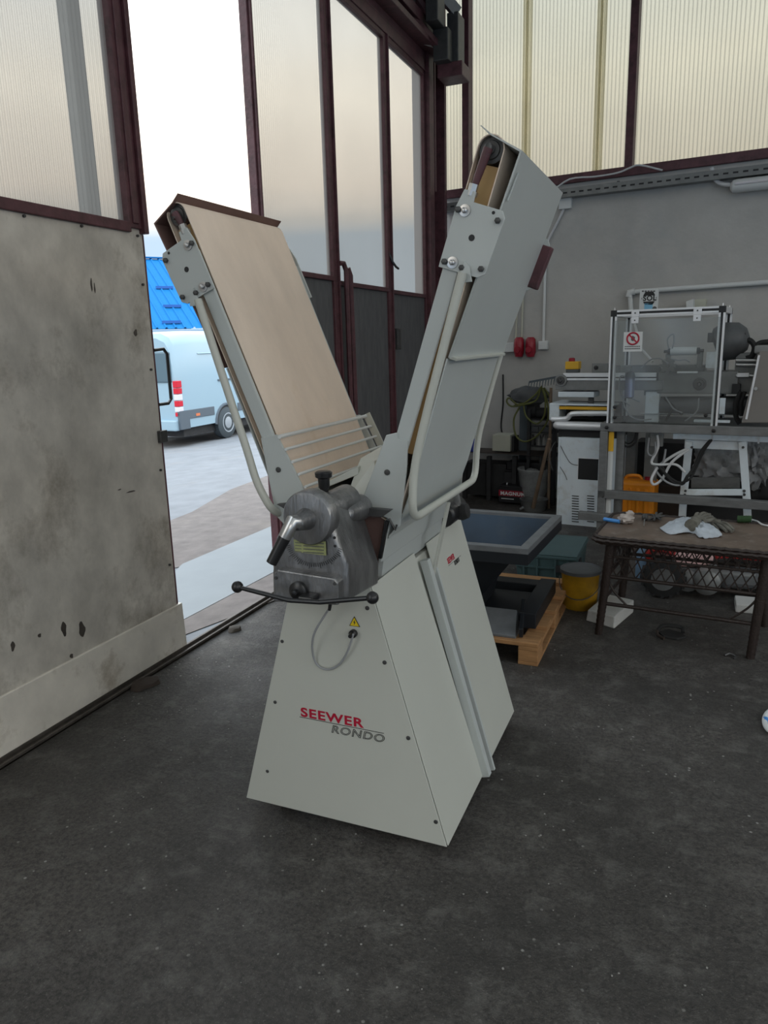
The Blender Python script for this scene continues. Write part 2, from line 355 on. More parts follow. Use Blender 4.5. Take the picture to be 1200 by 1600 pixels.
# ---- left wall: sliding door leaf in the foreground (a leaf with panel, kick plate, frame, pane, handle)
def leaf_frame(mb, y0, y1, z0, z1, wd=.05, dp=.05, x=XL):
    mb.bb(x-dp, x, y0, y0+wd, z0, z1); mb.bb(x-dp, x, y1-wd, y1, z0, z1); mb.bb(x-dp, x, y0, y1, z1-wd, z1)
LY = 3.0
dr = thing('door_1', 'large sliding leaf of grey sheet metal with a ribbed pane above', None, (XL, 1.0, 0), kind='structure')
sh = M(); sh.bb(XL-.035, XL-.005, 1.63, LY-.012, .26, 2.155); sh.build('sheet_panel', 'sheet', dr, bevel=.003)
sh = M(); sh.bb(XL-.035, XL-.007, -.4, 1.62, .24, 2.155); sh.build('sheet_panel', 'sheet', dr, bevel=.003)
kp = M(); kp.hexa([(XL-.05,-.4,.03),(XL+.012,-.4,.03),(XL+.012,LY+.02,.03),(XL-.05,LY+.02,.03),(XL-.05,-.4,.27),(XL+.004,-.4,.27),(XL+.004,LY+.02,.27),(XL-.05,LY+.02,.27)])
kp.build('kick_plate', 'kick', dr, bevel=.004, label='bright worn kick plate along the bottom')
fr = M(); fr.bb(XL-.05, XL+.012, LY-.115, LY-.03, 2.15, 4.0); fr.bb(XL-.05, XL+.03, LY-.03, LY, 2.13, 4.0); fr.bb(XL-.05, XL-.003, LY-.012, LY-.002, .27, 2.13); fr.bb(XL-.045, XL+.012, -.4, LY-.1, 2.13, 2.175); fr.bb(XL-.05, XL+.01, -.4, -.3, .2, 4.0)
fr.bb(XL-.02, XL+.02, LY-.09, LY-.05, 2.17, 4.0)
fr.build('leaf_frame', 'maroon', dr, bevel=.004)
M().bb(XL-.03, XL-.018, -.32, LY-.1, 2.16, 4.0).build('pane', 'poly_leaf', dr)
hb = M(); h0 = AX(247,547,XL+.01); h1 = AX(252,632,XL+.01)
hb.tube([(XL,LY-.01,h0.z),(XL+.0,LY+.06,h0.z+.005),(XL-.0,LY+.085,h0.z-.02),(XL,LY+.085,h1.z+.02),(XL,LY+.06,h1.z),(XL,LY-.01,h1.z)], .0085, 8); hb.build('handle', 'black', dr)
M().bb(XL-.01, XL+.015, LY-.04, LY+.015, AX(252,682,XL).z-.03, AX(252,682,XL).z+.03).build('lock_plate', 'darksteel', dr, bevel=.003)
for px, py, a_, b_ in ((100,983,.014,.030),(128,983,.018,.032),(62,993,.008,.01),(112,1025,.009,.012),(20,1010,.01,.02),(205,768,.030,.004),(187,765,.012,.003),(143,445,.005,.03),(148,450,.004,.02),(212,520,.012,.016)):
    c_ = AX(px,py,XL-.004); mk = M(); mk.prism([V((XL-.0045, c_.y+a_*math.cos(t)*(1+.25*math.sin(3*t+px)), c_.z+b_*math.sin(t)*(1+.2*math.cos(2*t+py)))) for t in [2*PI*k/14 for k in range(14)]], (.0008,0,0)); mk.build('dark_spot', 'rail', dr)
rv = M()
for y in [.4,.8,1.2,1.6,2.0,2.3,2.6,2.95]: rv.cyl((XL-.005,y,2.12),(XL+.004,y,2.12),.006,n=8)
for z in [.5,1.,1.5,1.9]: rv.cyl((XL-.005,LY-.045,z),(XL+.004,LY-.045,z),.006,n=8)
rv.build('rivet', 'darksteel', dr, kind='stuff')
yb_ = AX(98,0,XL-.28).y; struct('trim_1', M().bb(XL-.32,XL-.26,yb_,yb_+.08,0.,4.2), 'weathered')
# rail on the floor with clamps
rl = M(); rl.bb(XL-.035, XL+.045, -1, 7.0, -.01, .012); rl.bb(XL-.005, XL+.010, -1, 7.0, 0, .03); rl.bb(XL+.035, XL+.045, -1, 7.0, 0, .022)
struct('trim_2', rl, 'rail', bevel=.003)

# ---- door leaves right of the opening
def leaf(n, y0, y1, zb, dark='fibre', extra=None):
    d = thing('door_%d' % n, None, None, (XL, (y0+y1)/2, 0), kind='structure')
    M().bb(XL-.03, XL-.01, y0+.02, y1-.02, .03, zb).build('board_panel', dark, d)
    f = M(); f.bb(XL-.045, XL+.01, y0, y0+.045, .03, 4.0); f.bb(XL-.045, XL+.01, y1-.045, y1, .03, 4.0); f.bb(XL-.04, XL+.012, y0, y1, zb-.012, zb+.022); f.bb(XL-.04, XL+.01, y0, y1, 3.96, 4.02)
    f.bb(XL-.015, XL+.028, y0+.014, y0+.03, .03, 4.0)
    f.build('leaf_frame', 'maroon', d, bevel=.004)
    M().bb(XL-.028, XL-.018, y0+.03, y1-.03, zb, 4.0).build('pane', 'poly_left', d); return d
leaf(2, 4.03, 5.05, 2.055); leaf(3, 5.05, 6.10, 2.03); d4 = leaf(4, 6.10, 7.05, 2.02)
hk = M(); z = AX(612,418,XL).z; hk.tube([(XL,6.09,z+.12),(XL+.03,6.10,z+.04),(XL+.05,6.13,z),(XL+.05,6.18,z-.01)], .01, 6); hk.build('hook', 'black', d4)
lb = M(); p = AX(617,530,XL); lb.bb(XL, XL+.05, p.y-.05, p.y+.03, p.z-.09, p.z+.09); lb.build('lock_box', 'darksteel', d4, bevel=.006)
gr = M(); q0 = AX(541,700,XL+.03); q1 = AX(536,412,XL+.03)
gr.tube([(XL+.03,5.13,.05),(XL+.05,5.13,1.0),(XL+.05,5.13,q1.z-.05),(XL+.04,5.11,q1.z),(XL+.02,5.07,q1.z)], .02, 8)
gr.tube([(XL+.03,5.19,.05),(XL+.06,5.19,1.0),(XL+.06,5.18,q1.z-.08),(XL+.05,5.16,q1.z-.03)], .02, 8)
gr.build('bolt_rod', 'maroon', bpy.data.objects['door_3'])
# header, corner column, sliding gear above
hd = M(); hd.bb(XL-.08, XL+.02, -5, 7.2, 4.0, 4.09); hd.bb(XL-.06, XL+.14, 3.6, 7.2, 4.15, 4.20); hd.bb(XL-.02, XL+.02, 3.6, 7.2, 4.09, 4.32); hd.bb(XL+.06, XL+.11, 3.6, 7.15, 4.27, 4.36)
struct('trim_3', hd, 'maroon', bevel=.005)
struct('wall_left', M().bb(XL-.20, XL-.07, -5, 7.7, 4.32, 5.6), 'fibre')
cw = M(); cw.bb(XL-.12, XL+.05, 7.05, 7.18, 0, 4.9); cw.bb(XL-.10, XL-.02, 7.18, 7.45, 0, 4.9); cw.bb(XL+.01, XL+.045, 7.22, 7.26, 3.0, 4.2)
cw.bb(XL-.05, XL+.09, 7.38, 7.44, 0, 4.9)
struct('trim_4', cw, 'maroon', bevel=.006)
tg = thing('roller_track', 'dark maroon sliding door track and roller boxes at the top of the corner column', 'door track', (XL+.1, 6.8, 4.1))
def pb(px0,py0,px1,py1,y,d,nm,m='maroon'):
    a = AY(px0,py0,y); b = AY(px1,py1,y); M().bb(a.x,b.x,y,y+d,b.z,a.z).build(nm, m, tg, bevel=.008)
pb(683,100,722,116,7.0,.25,'bracket'); pb(698,20,716,100,7.05,.2,'roller_box','darksteel'); pb(676,45,700,92,6.9,.2,'roller_box','darksteel'); pb(664,-20,684,30,6.7,.2,'roller_box','darksteel')
tb = M(); tb.bar(AY(590,-30,6.2), AY(690,78,7.0), .06, .05); tb.bar(AY(640,-30,6.6), AY(702,60,7.1), .05, .05); tb.build('track', 'maroon', tg, bevel=.005)
tb = M(); tb.bar(AY(672,-30,6.9), AY(715,20,7.1), .04, .1); tb.tube([AY(606,20,6.4), AY(650,62,6.8), AY(690,75,7.0)], .02, 8); tb.build('pull_rod', 'steel', tg)
# ---- back wall
ca = wa((XL,0,0))+ (0)
a_l = wa(V((XL-.1, 7.61, 0))); a_r = a_l+10
zs = 3.0
struct('wall_back', abox(M(), a_l, a_r, BACK, BACK+.25, -.05, zs), 'plaster')
abox(M(), a_l, a_r, BACK, BACK+.2, 5.2, 5.6).build('wall_back', 'fibre', kind='structure')
posts = [728, 987]
def pane(n, pa, pb_, muls):
    d = thing('window_%d' % n, None, None, AF(pa, 250, BACK)*1, kind='structure')
    a0 = wa(AF(pa,120,BACK)); a1 = wa(AF(pb_,120,BACK))
    cuts = [a0]+[wa(AF(q,120,BACK)) for q in muls]+[a1]
    for i in range(len(cuts)-1):
        abox(M(), cuts[i], cuts[i+1]-.004, BACK+.08, BACK+.09, zs+.03, 5.2).build('pane', 'poly_back', d)
    for q in cuts[1:-1]:
        m = M(); abox(m, q-.045, q+.035, BACK+.05, BACK+.08, zs+.03, 5.2); abox(m, q-.012, q+.006, BACK+.03, BACK+.05, zs+.03, 5.2); m.build('cover_strip', 'strip', d)
pane(1, 690, 728, [])
pane(2, 728, 987, [821, 936])
pane(3, 987, 1345, [1235])
pane(4, 1345, 2600, [1600])
pm = M()
for q in (728, 987, 1345):
    a = wa(AF(q,150,BACK)); abox(pm, a-.035, a+.035, BACK-.02, BACK+.09, zs, 5.2)
abox(pm, a_l, a_r, BACK-.035, BACK+.06, zs-.01, zs+.07)
struct('trim_5', pm, 'maroon', bevel=.005)
# unseen rest of the hall: side and rear openings added to let in light
struct('wall_right', M().bb(7,7.2,3.2,7.8,-.05,2.0).bb(7,7.2,-5,-3.6,-.05,2.0), 'plaster')
wr = thing('window_5', None, None, (7.0, 1, 2.0), kind='structure')
for i in (0,4,5): M().bb(7.05,7.06,-5+i*2.1,-5+i*2.1+2.04,2.0,5.2).build('pane', 'poly_unseen', wr)
f = M()
for i in range(7): f.bb(7,7.1,-5.03+i*2.1,-4.97+i*2.1,2.0,5.2)
f.build('window_frame', 'maroon', wr)
wf = M(); wf.bb(XL-.2, 1.2, -5.2, -5, 0, 1.0); wf.bb(6.6, 7.2, -5.2, -5, 0, 5.6); wf.bb(XL-.2, 7.2, -5.2, -5, 5.0, 5.6)
struct('wall_front', wf, 'plaster')
wn = thing('window_6', None, None, (-1, -5, 1.0), kind='structure')
for i in range(3): M().bb(XL+i*1.22, XL+i*1.22+1.18, -5.1, -5.09, 1.0, 5.0).build('pane', 'poly_unseen', wn)
f = M()
for i in range(4): f.bb(XL-.03+i*1.22, XL+.03+i*1.22, -5.12, -5.0, 1., 5.)
f.build('window_frame', 'maroon', wn)
cg = M()
for y0, y1 in ((-5.2,-4.0),(-1.6,-1.0),(1.4,2.0),(4.4,5.0),(7.0,7.9)): cg.bb(XL-.2, 7.2, y0, y1, 5.6, 5.75)
for x0, x1 in ((XL-.2,XL+.9),(6.2,7.2)): cg.bb(x0, x1, -4.0, 7.0, 5.6, 5.75)
struct('ceiling', cg, 'ceil')
rw = thing('window_7', None, None, (2, 1, 5.6), kind='structure')     # rooflights added to brighten the hall, none in view
cg2 = M().bb(XL+.9, 6.2, 5.0, 7.0, 5.6, 5.75).bb(2.85, 6.2, 2.0, 4.4, 5.6, 5.75); struct('ceiling', cg2, 'ceil')
for y0, y1 in ((-4.0,-1.6),(-1.0,1.4),(2.0,4.4)):
    for k in range(4 if y0 < 2 else 2): M().bb(XL+.9+k*1.95, XL+.9+k*1.95+1.93, y0, y1, 5.70, 5.71).build('pane', 'poly_unseen', rw)

# ---- wall services
def shown(name, label, cat, mb, m, bevel=.003, group=None): return tag(mb.build(name, m, bevel=bevel), label, cat, group)
# cable tray
ct = thing('cable_tray', 'perforated grey metal cable tray running along the back wall under the windows', 'cable tray', WP(-1.4,BACK-.1,2.86))
def sx(px): return wa(AF(px,280,BACK))
t0 = M(); a0 = a_l+.12
zt = AF(900,322-13,BACK-.05).z
zt = 2.86
abox(t0, a0, a_r, BACK-.10, BACK-.0, zt, zt+.006); t0.build('tray_base', 'grey', ct)
t1 = M(); abox(t1, a0, a_r, BACK-.106, BACK-.10, zt, zt+.075); t1.build('tray_side', 'grey', ct)
sl = M()
for i in range(130): abox(sl, a0+.03+i*.075, a0+.07+i*.075, BACK-.108, BACK-.1065, zt+.030, zt+.044)
sl.build('slot', 'junk', ct, kind='stuff')
cb = M()
for k in range(3): cb.tube([WP(a0+.1+i*.35, BACK-.05-.01*k, zt+.05+.02*noise.noise(V((i*.7,k*3,0)))) for i in range(20)], .009, 6, smooth_path=3)
cb.tube([AF(862,300,BACK-.09), AF(890,280,BACK-.09), AF(930,276,BACK-.09), AF(965,270,BACK-.09), AF(985,262,BACK-.09), AF(1000,258,BACK-.09), AF(1035,266,BACK-.09)], .008, 6, smooth_path=4)
cb.build('cable', 'whitecord', ct)
o = thing('junction_box', 'small square white junction box high on the wall beside the right belt arm', 'junction box', AF(882,325,BACK))
wbox(M(), 873,309,892,325, BACK-.05, .05).build('box_body', 'whiteplastic', o, bevel=.004)
for dx in (0, 6): M().tube([AF(880+dx,310,BACK-.03), AF(880+dx,296,BACK-.05)], .012, 8).build('cable', 'whitecord', o)
cb = M(); cb.tube([AF(882,324,BACK-.02), AF(872,345,BACK-.02), AF(858,372,BACK-.02), AF(845,400,BACK-.02)], .012, 8); cb.build('cable', 'whitecord', o)
o = thing('wall_socket', 'white wall socket with a vertical conduit on the grey wall', 'wall socket', AF(847,546,BACK))
wbox(M(), 841,533,855,546, BACK-.05, .05).build('box_body', 'whiteplastic', o, bevel=.006)
M().tube([AF(849,534,BACK-.02), AF(852,410,BACK-.02)], .013, 8).build('conduit', 'whiteplastic', o)
rs = None
for i, (px, lab) in enumerate(((811,'red industrial socket on the wall, the one nearer the machine leg'), (829,'red industrial socket on the wall, the one nearer the white socket'))):
    o = thing('power_socket', lab, 'wall socket', AF(px,555,BACK))
    q = AF(px,543,BACK-.04)
    M().rev(q+V((0,0,.10)), (0,0,-1), [(0,.03),(.02,.048),(.09,.052),(.15,.05),(.19,.038)], 12).build('housing', 'redplastic', o)
    M().rev(q+V((0,0,-.02)), -WV, [(0,.035),(.07,.03)], 12).build('plug_cap', 'redplastic', o)
for px, y0 in ((806,470),(815,470)):
    tag(M().tube([AF(px+3,y0-40,BACK-.015), AF(px,532,BACK-.015)], .010, 8).build('conduit_pipe', 'cream'), 'thin pale conduit dropping to the red sockets, the %s one' % ('left' if px == 806 else 'right'), 'pipe', 'conduits above the red sockets')
tag(wbox(M(), 776,536,803,550, BACK-.05, .05).build('distribution_box', 'whiteplastic', bevel=.006), 'flat white distribution box on the wall left of the red sockets', 'electrical box')
# tube lamp
o = thing('strip_light', 'unlit fluorescent strip light in a clear cover high on the back wall', 'lamp', AF(1170,298,BACK))
a0, a1, z0, z1 = wquad(1141,280,1160,298,BACK-.12)
m = M(); ac = a0; zc = (z0+z1)/2
m.rev(WP(ac,BACK-.07,zc), WU, [(0,.025),(.02,.05),(.05,.055),(1.27,.055),(1.30,.05),(1.32,.02)], 14); m.build('diffuser', 'whiteplastic', o)
M().rev(WP(ac+.04,BACK-.125,zc+.01), WU, [(0,.012),(1.2,.012)], 8).build('tube', 'vclear', o)
M().tube([AF(1112,262,BACK-.05), AF(1114,274,BACK-.05), AF(1124,286,BACK-.05), AF(1142,289,BACK-.06)], .018, 8, smooth_path=4).build('cable', 'whitecord', o)
o = thing('wall_pipe', 'white pipe with an elbow running level along the back wall', 'pipe', AF(985,470,BACK))
m = M(); m.tube([AF(986,487,BACK-.04), AF(985,470,BACK-.04), AF(984,460,BACK-.04), AF(990,456,BACK-.04), AF(1000,455,BACK-.04), AF(1230,439,BACK-.04)], .022, 10); m.build('pipe_run', 'whiteplastic', o)
m = M(); m.tube([AF(983,464,BACK-.04), AF(984,457,BACK-.04), AF(992,455.5,BACK-.04)], .032, 10); m.build('elbow', 'whiteplastic', o)
m = M(); m.tube([AF(984,470,BACK-.03), AF(990,500,BACK-.03), AF(1002,545,BACK-.2), AF(1020,565,BACK-.4)], .012, 8); m.build('hose', 'whitecord', o)
tag(wbox(M(), 964,283,967,300, BACK-.03, .03).build('wall_hook', 'darksteel'), 'small dark bracket stub under the cable tray', 'bracket')
# SOL canister plate
o = thing('sol_sign', 'white SOL plate with a dark hexagon and a light blue block, above the guard', 'sign', AF(1013,492,BACK-.5))
so = BACK-.5; wbox(M(), 1000,452,1027,494, so, .01).build('plate', 'whiteplastic', o, bevel=.002)
pc = AF(1014,466,so-.003)
def wdisc(c, r, n, y0=0, th=.004, rot=0):
    return [c+WU*(r*math.cos(rot+2*PI*i/n))+UP*(r*math.sin(rot+2*PI*i/n)) for i in range(n)]
M().prism(wdisc(pc,.062,6), WV*.002).build('emblem', 'ink', o)
wbox(M(), 1003.5,462.5,1024.5,470.5, so-.005, .002).build('emblem_band', 'whiteplastic', o)
text('lettering', 'SOL', 'ink', o, AF(1004.5,470,so-.008), WU, UP, .058, offset=.002, width=.11)
wbox(M(), 1007,474,1019,490, so-.003, .002).build('colour_block', 'lightblue', o)
M().prism(wdisc(AF(1022.5,482,so-.003),.018,14), WV*.002).build('seal', 'greyprint', o)
m = M()
for i in range(5): wbox(m, 1003+i*4.4,454,1006+i*4.4,456, so-.003, .002)
m.build('small_print', 'greyprint', o)
o = thing('wall_lamp', 'small white wedge shaped fitting with a beige plate behind the guard', 'wall fitting', AF(1085,487,BACK))
m = M(); a = AF(1072,486,BACK-.25); b = AF(1083,486,BACK-.25)
m.prism([AF(1072,487,BACK-.2),AF(1083,487,BACK-.2),AF(1083,467,BACK-.2),AF(1072,471,BACK-.2)], WV*.12); m.build('wedge', 'whiteplastic', o, bevel=.003)
wbox(M(), 1083,468,1102,487, BACK-.08, .08).build('plate', 'cream', o, bevel=.003)

# ================================================================== DOUGH SHEETER
YF, YB = 1.93, 2.85
ds = thing('dough_sheeter', 'tall white dough sheeter with two belt arms raised in a V', 'dough sheeter', (-1.0, 2.4, 0))
xb0, xb1, xt0, xt1, zb, ztp = -1.372, -.631, -1.135, -.868, .05, .885
b = M(); b.hexa([(xb0+.004,YF+.004,zb),(xb1-.004,YF+.004,zb),(xb1-.004,YB,zb),(xb0+.004,YB,zb),(xt0+.004,YF+.004,ztp-.03),(xt1-.004,YF+.004,ztp-.03),(xt1-.004,YB,ztp-.03),(xt0+.004,YB,ztp-.03)])
base = b.build('base_cabinet', 'enamel', ds, bevel=.003)
fp = M(); fp.prism([(xb0,YF,zb-.003),(xb1,YF,zb-.003),(xt1,YF,ztp),(xt1-.015,YF,ztp+.0),(xt0,YF,ztp)], (0,-.004,0)); fp.build('front_panel', 'enamel', base, bevel=.0015)
# side panels stand proud
def SP(y, z, off=0.):   # point on the right sloping side
    t = (z-zb)/(ztp-zb); n = V((.9616,0,.2742)); return V((xb1+(xt1-xb1)*t, y, z)) + n*off
sp = M(); sp.hexa([SP(YF,zb,0),SP(YF+.41,zb,0),SP(YF+.41,zb,.004),SP(YF,zb,.004),SP(YF,ztp,0),SP(YF+.37,ztp,0),SP(YF+.37,ztp,.004),SP(YF,ztp,.004)]); sp.build('side_panel', 'enamel', base, bevel=.001)
sp = M(); sp.hexa([SP(YF+.50,zb,0),SP(YB,zb,0),SP(YB,zb,.004),SP(YF+.50,zb,.004),SP(YF+.50,ztp,0),SP(YB,ztp,0),SP(YB,ztp,.004),SP(YF+.50,ztp,.004)]); sp.build('side_panel', 'enamel', base, bevel=.001)
# slotted strut channel
def chan(y0, y1, z0, z1, o0, o1, nm, m):
    mb = M(); mb.hexa([SP(y0,z0,o0),SP(y1,z0,o0),SP(y1,z0,o1),SP(y0,z0,o1),SP(y0,z1,o0),SP(y1,z1,o0),SP(y1,z1,o1),SP(y0,z1,o1)]); mb.build(nm, m, base, bevel=.001)
chan(2.335,2.365,.045,.845,.0,.030,'strut_channel','enamel_shaded'); chan(2.398,2.412,.035,.80,.0,.030,'strut_channel','enamel_shaded'); chan(2.366,2.397,.06,.80,-.002,.002,'slot','junk')
# casters
for x in (-1.28,-.72):
    for y in (2.03,2.75):
        cs = M(); cs.cyl((x-.012,y,.028),(x+.012,y,.028),.028,n=14); cs.bb(x-.018,x+.018,y-.02,y+.02,.045,.056); cs.build('caster', 'rubber', ds)
# screws on the front
for px, py in ((418,1205),(430,1097),(441,1002)): 
    q = AY(px,py,YF-.004); M().rev(q, (0,-1,0), [(0,.006),(.002,.006),(.003,.003)], 10).build('screw', 'darksteel', base)
for px, py in ((681,1284),(638,1153),(601,1035),(574,950)):
    q = AY(px,py,YF-.004); M().rev(q, (0,-1,0), [(0,.007),(.002,.007),(.003,.003)], 10).build('screw', 'darksteel', base)
# lettering, warning triangle, cord
yl = YF-.0052
A_, B_ = AY(471,1122,yl), AY(570,1136.5,yl)
text('lettering', 'SEEWER', 'red', base, AY(470,1118.5,yl), (1,0,0), UP, .044, shear=.0, offset=.0011, width=(AY(568,1136,yl)-AY(470,1118.5,yl)).x)
M().bar(AY(468,1120,yl), AY(600,1146,yl), .0012, .0015, (0,1,0)).build('underline', 'ink', base)
text('lettering', 'RONDO', 'ink', base, AY(517,1144,yl), (1,0,0), UP, .038, shear=.2, outline=.0008, width=(AY(600,1160,yl)-AY(517,1144,yl)).x)
tq = AY(554,972,yl); M().prism([tq+V((-.0185,0,-.014)), tq+V((.0185,0,-.014)), tq+V((0,0,.019))], (0,-.0006,0)).build('warning_sticker', 'ink', base)
ti = M().prism([tq+V((-.0150,-.001,-.012)), tq+V((.0150,-.001,-.012)), tq+V((0,-.001,.0150))], (0,-.0006,0)).build('warning_sticker', 'warn', base)
M().prism([tq+V((.002,-.0018,.008)), tq+V((-.0035,-.0018,-.001)), tq+V((0,-.0018,-.0012)), tq+V((-.001,-.0018,-.009)), tq+V((.004,-.0018,.0008)), tq+V((.0008,-.0018,.001))], (0,-.0004,0)).build('bolt_symbol', 'ink', base)
M().rev(AY(553,989,yl), (0,-1,0), [(0,.013),(.012,.013),(.016,.008),(.03,.006)], 14).build('cable_gland', 'black', base)
cd = M(); cd.tube([AY(515,950,1.86), AY(505,965,1.87), AY(491,990,1.88), AY(488,1015,1.905), AY(495,1038,1.92), AY(512,1046,1.92), AY(530,1038,1.92), AY(543,1018,1.91), AY(552,991,1.90)], .0035, 8, smooth_path=6); cd.build('power_cord', 'cord', base)
M().rev(AY(516,944,1.86), (-.2,0,-1), [(0,.006),(.02,.005)], 8).build('cable_gland', 'black', base)
# small badge on the side panel
def S2(px, py, off=.0048): return PL(px, py, SP(2.6,.7,off), (.9616,0,.2742))
sX = (0,1,0); sY = (SP(2,.8)-SP(2,.1))
text('badge_lettering', 'SEEWER', 'red', base, S2(700.5,881.5), sX, sY, .030, offset=.001, width=.085)
M().bar(S2(701,884), S2(720,868), .001, .001, (1,0,0)).build('underline', 'ink', base)
text('badge_lettering', 'RONDO', 'ink', base, S2(711,883.5), sX, sY, .024, shear=.2, offset=.0006, width=.062)

# ---- middle body
bl = M(); bl.hexa([(-1.15,2.03,.87),(-.875,2.03,.87),(-.875,2.62,.87),(-1.15,2.62,.87),(-1.17,2.03,1.14),(-.835,2.03,1.14),(-.835,2.62,1.14),(-1.17,2.62,1.14)])
body = bl.build('body_block', 'enamel_shaded', ds); M().prism([(-1.14,2.028,.88),(-.89,2.028,.88),(-.845,2.028,1.13),(-1.18,2.028,1.13)], (0,-.006,0)).build('bulkhead', 'brown_in', ds)
sp = M(); e1 = AY(596,879,2.0); e2 = AY(609,811,2.0)
sp.hexa([e1, e1+V((-.012,0,0)), e1+V((-.012,.62,0)), e1+V((0,.62,0)), e1+V((.045,0,.20)), e1+V((.033,0,.20)), e1+V((.033,.62,.20)), e1+V((.045,.62,.20))]); sp.build('lower_apron', 'enamel_shaded', ds, bevel=.003)
sp = M(); sp.hexa([(-1.15,2.0,.94),(-1.14,2.0,.94),(-1.14,2.62,.94),(-1.15,2.62,.94),(-1.20,2.0,1.14),(-1.19,2.0,1.14),(-1.19,2.62,1.14),(-1.20,2.62,1.14)]); sp.build('lower_apron', 'enamel_shaded', ds, bevel=.003)
# front side plates (and their rear twins)
PR = [(603,680),(620,676),(622,686),(637,689),(635,735),(627,800),(625,822),(618,826),(609,812),(563,788)]
PLt = [(407,684),(432,679),(455,724),(484,785),(492,806),(446,822),(431,806)]
for y, th in ((1.985,.008),(2.612,.008)):
    for P in (PR, PLt):
        q = [AY(px,py,1.985) for px, py in P]
        M().prism([V((p.x,y,p.z)) for p in q], (0,th,0)).build('side_plate', 'enamel_shaded', ds, bevel=.002)
for px, py in ((605,738),(435,734)):
    M().rev(AY(px,py,1.984), (0,-1,0), [(0,.009),(.002,.009),(.003,.005)], 12).build('screw', 'darksteel', ds)
mt = M(); mt.cyl((-.865,2.62,.945),(-.865,2.80,.945),.048,n=20); mt.build('motor', 'black', ds, bevel=.01)
mt = M(); mt.rev(AY(714,800,2.72), (1,0,.2), [(0,.03),(.02,.036),(.045,.03),(.05,.01)], 14); mt.build('star_knob', 'rubber', ds)
mt = M(); mt.bar(AY(708,750,2.70), AY(716,790,2.70), .02, .02); mt.build('link', 'steel', ds)
# black shelf bracket strips under the plates
for P in ([(558,790),(615,795),(600,806),(575,804)], [(437,786),(470,782),(462,795),(449,793)]):
    M().prism([AY(px,py,1.96) for px, py in P], (0,-.02,0)).build('bracket', 'darksteel', ds, bevel=.001)
M().cyl(AY(563,808,1.93), AY(578,800,1.96), .004, n=10).build('pin', 'steel', ds)
M().tube([AY(608,810,1.975), AY(613,820,1.975), AY(618,828,1.975), AY(620,820,1.975)], .003, 6).build('spring_hook', 'darksteel', ds)
M().bar(AY(605,814,1.992), AY(594,872,1.992), .012, .01).build('edge_strip', 'black', ds)
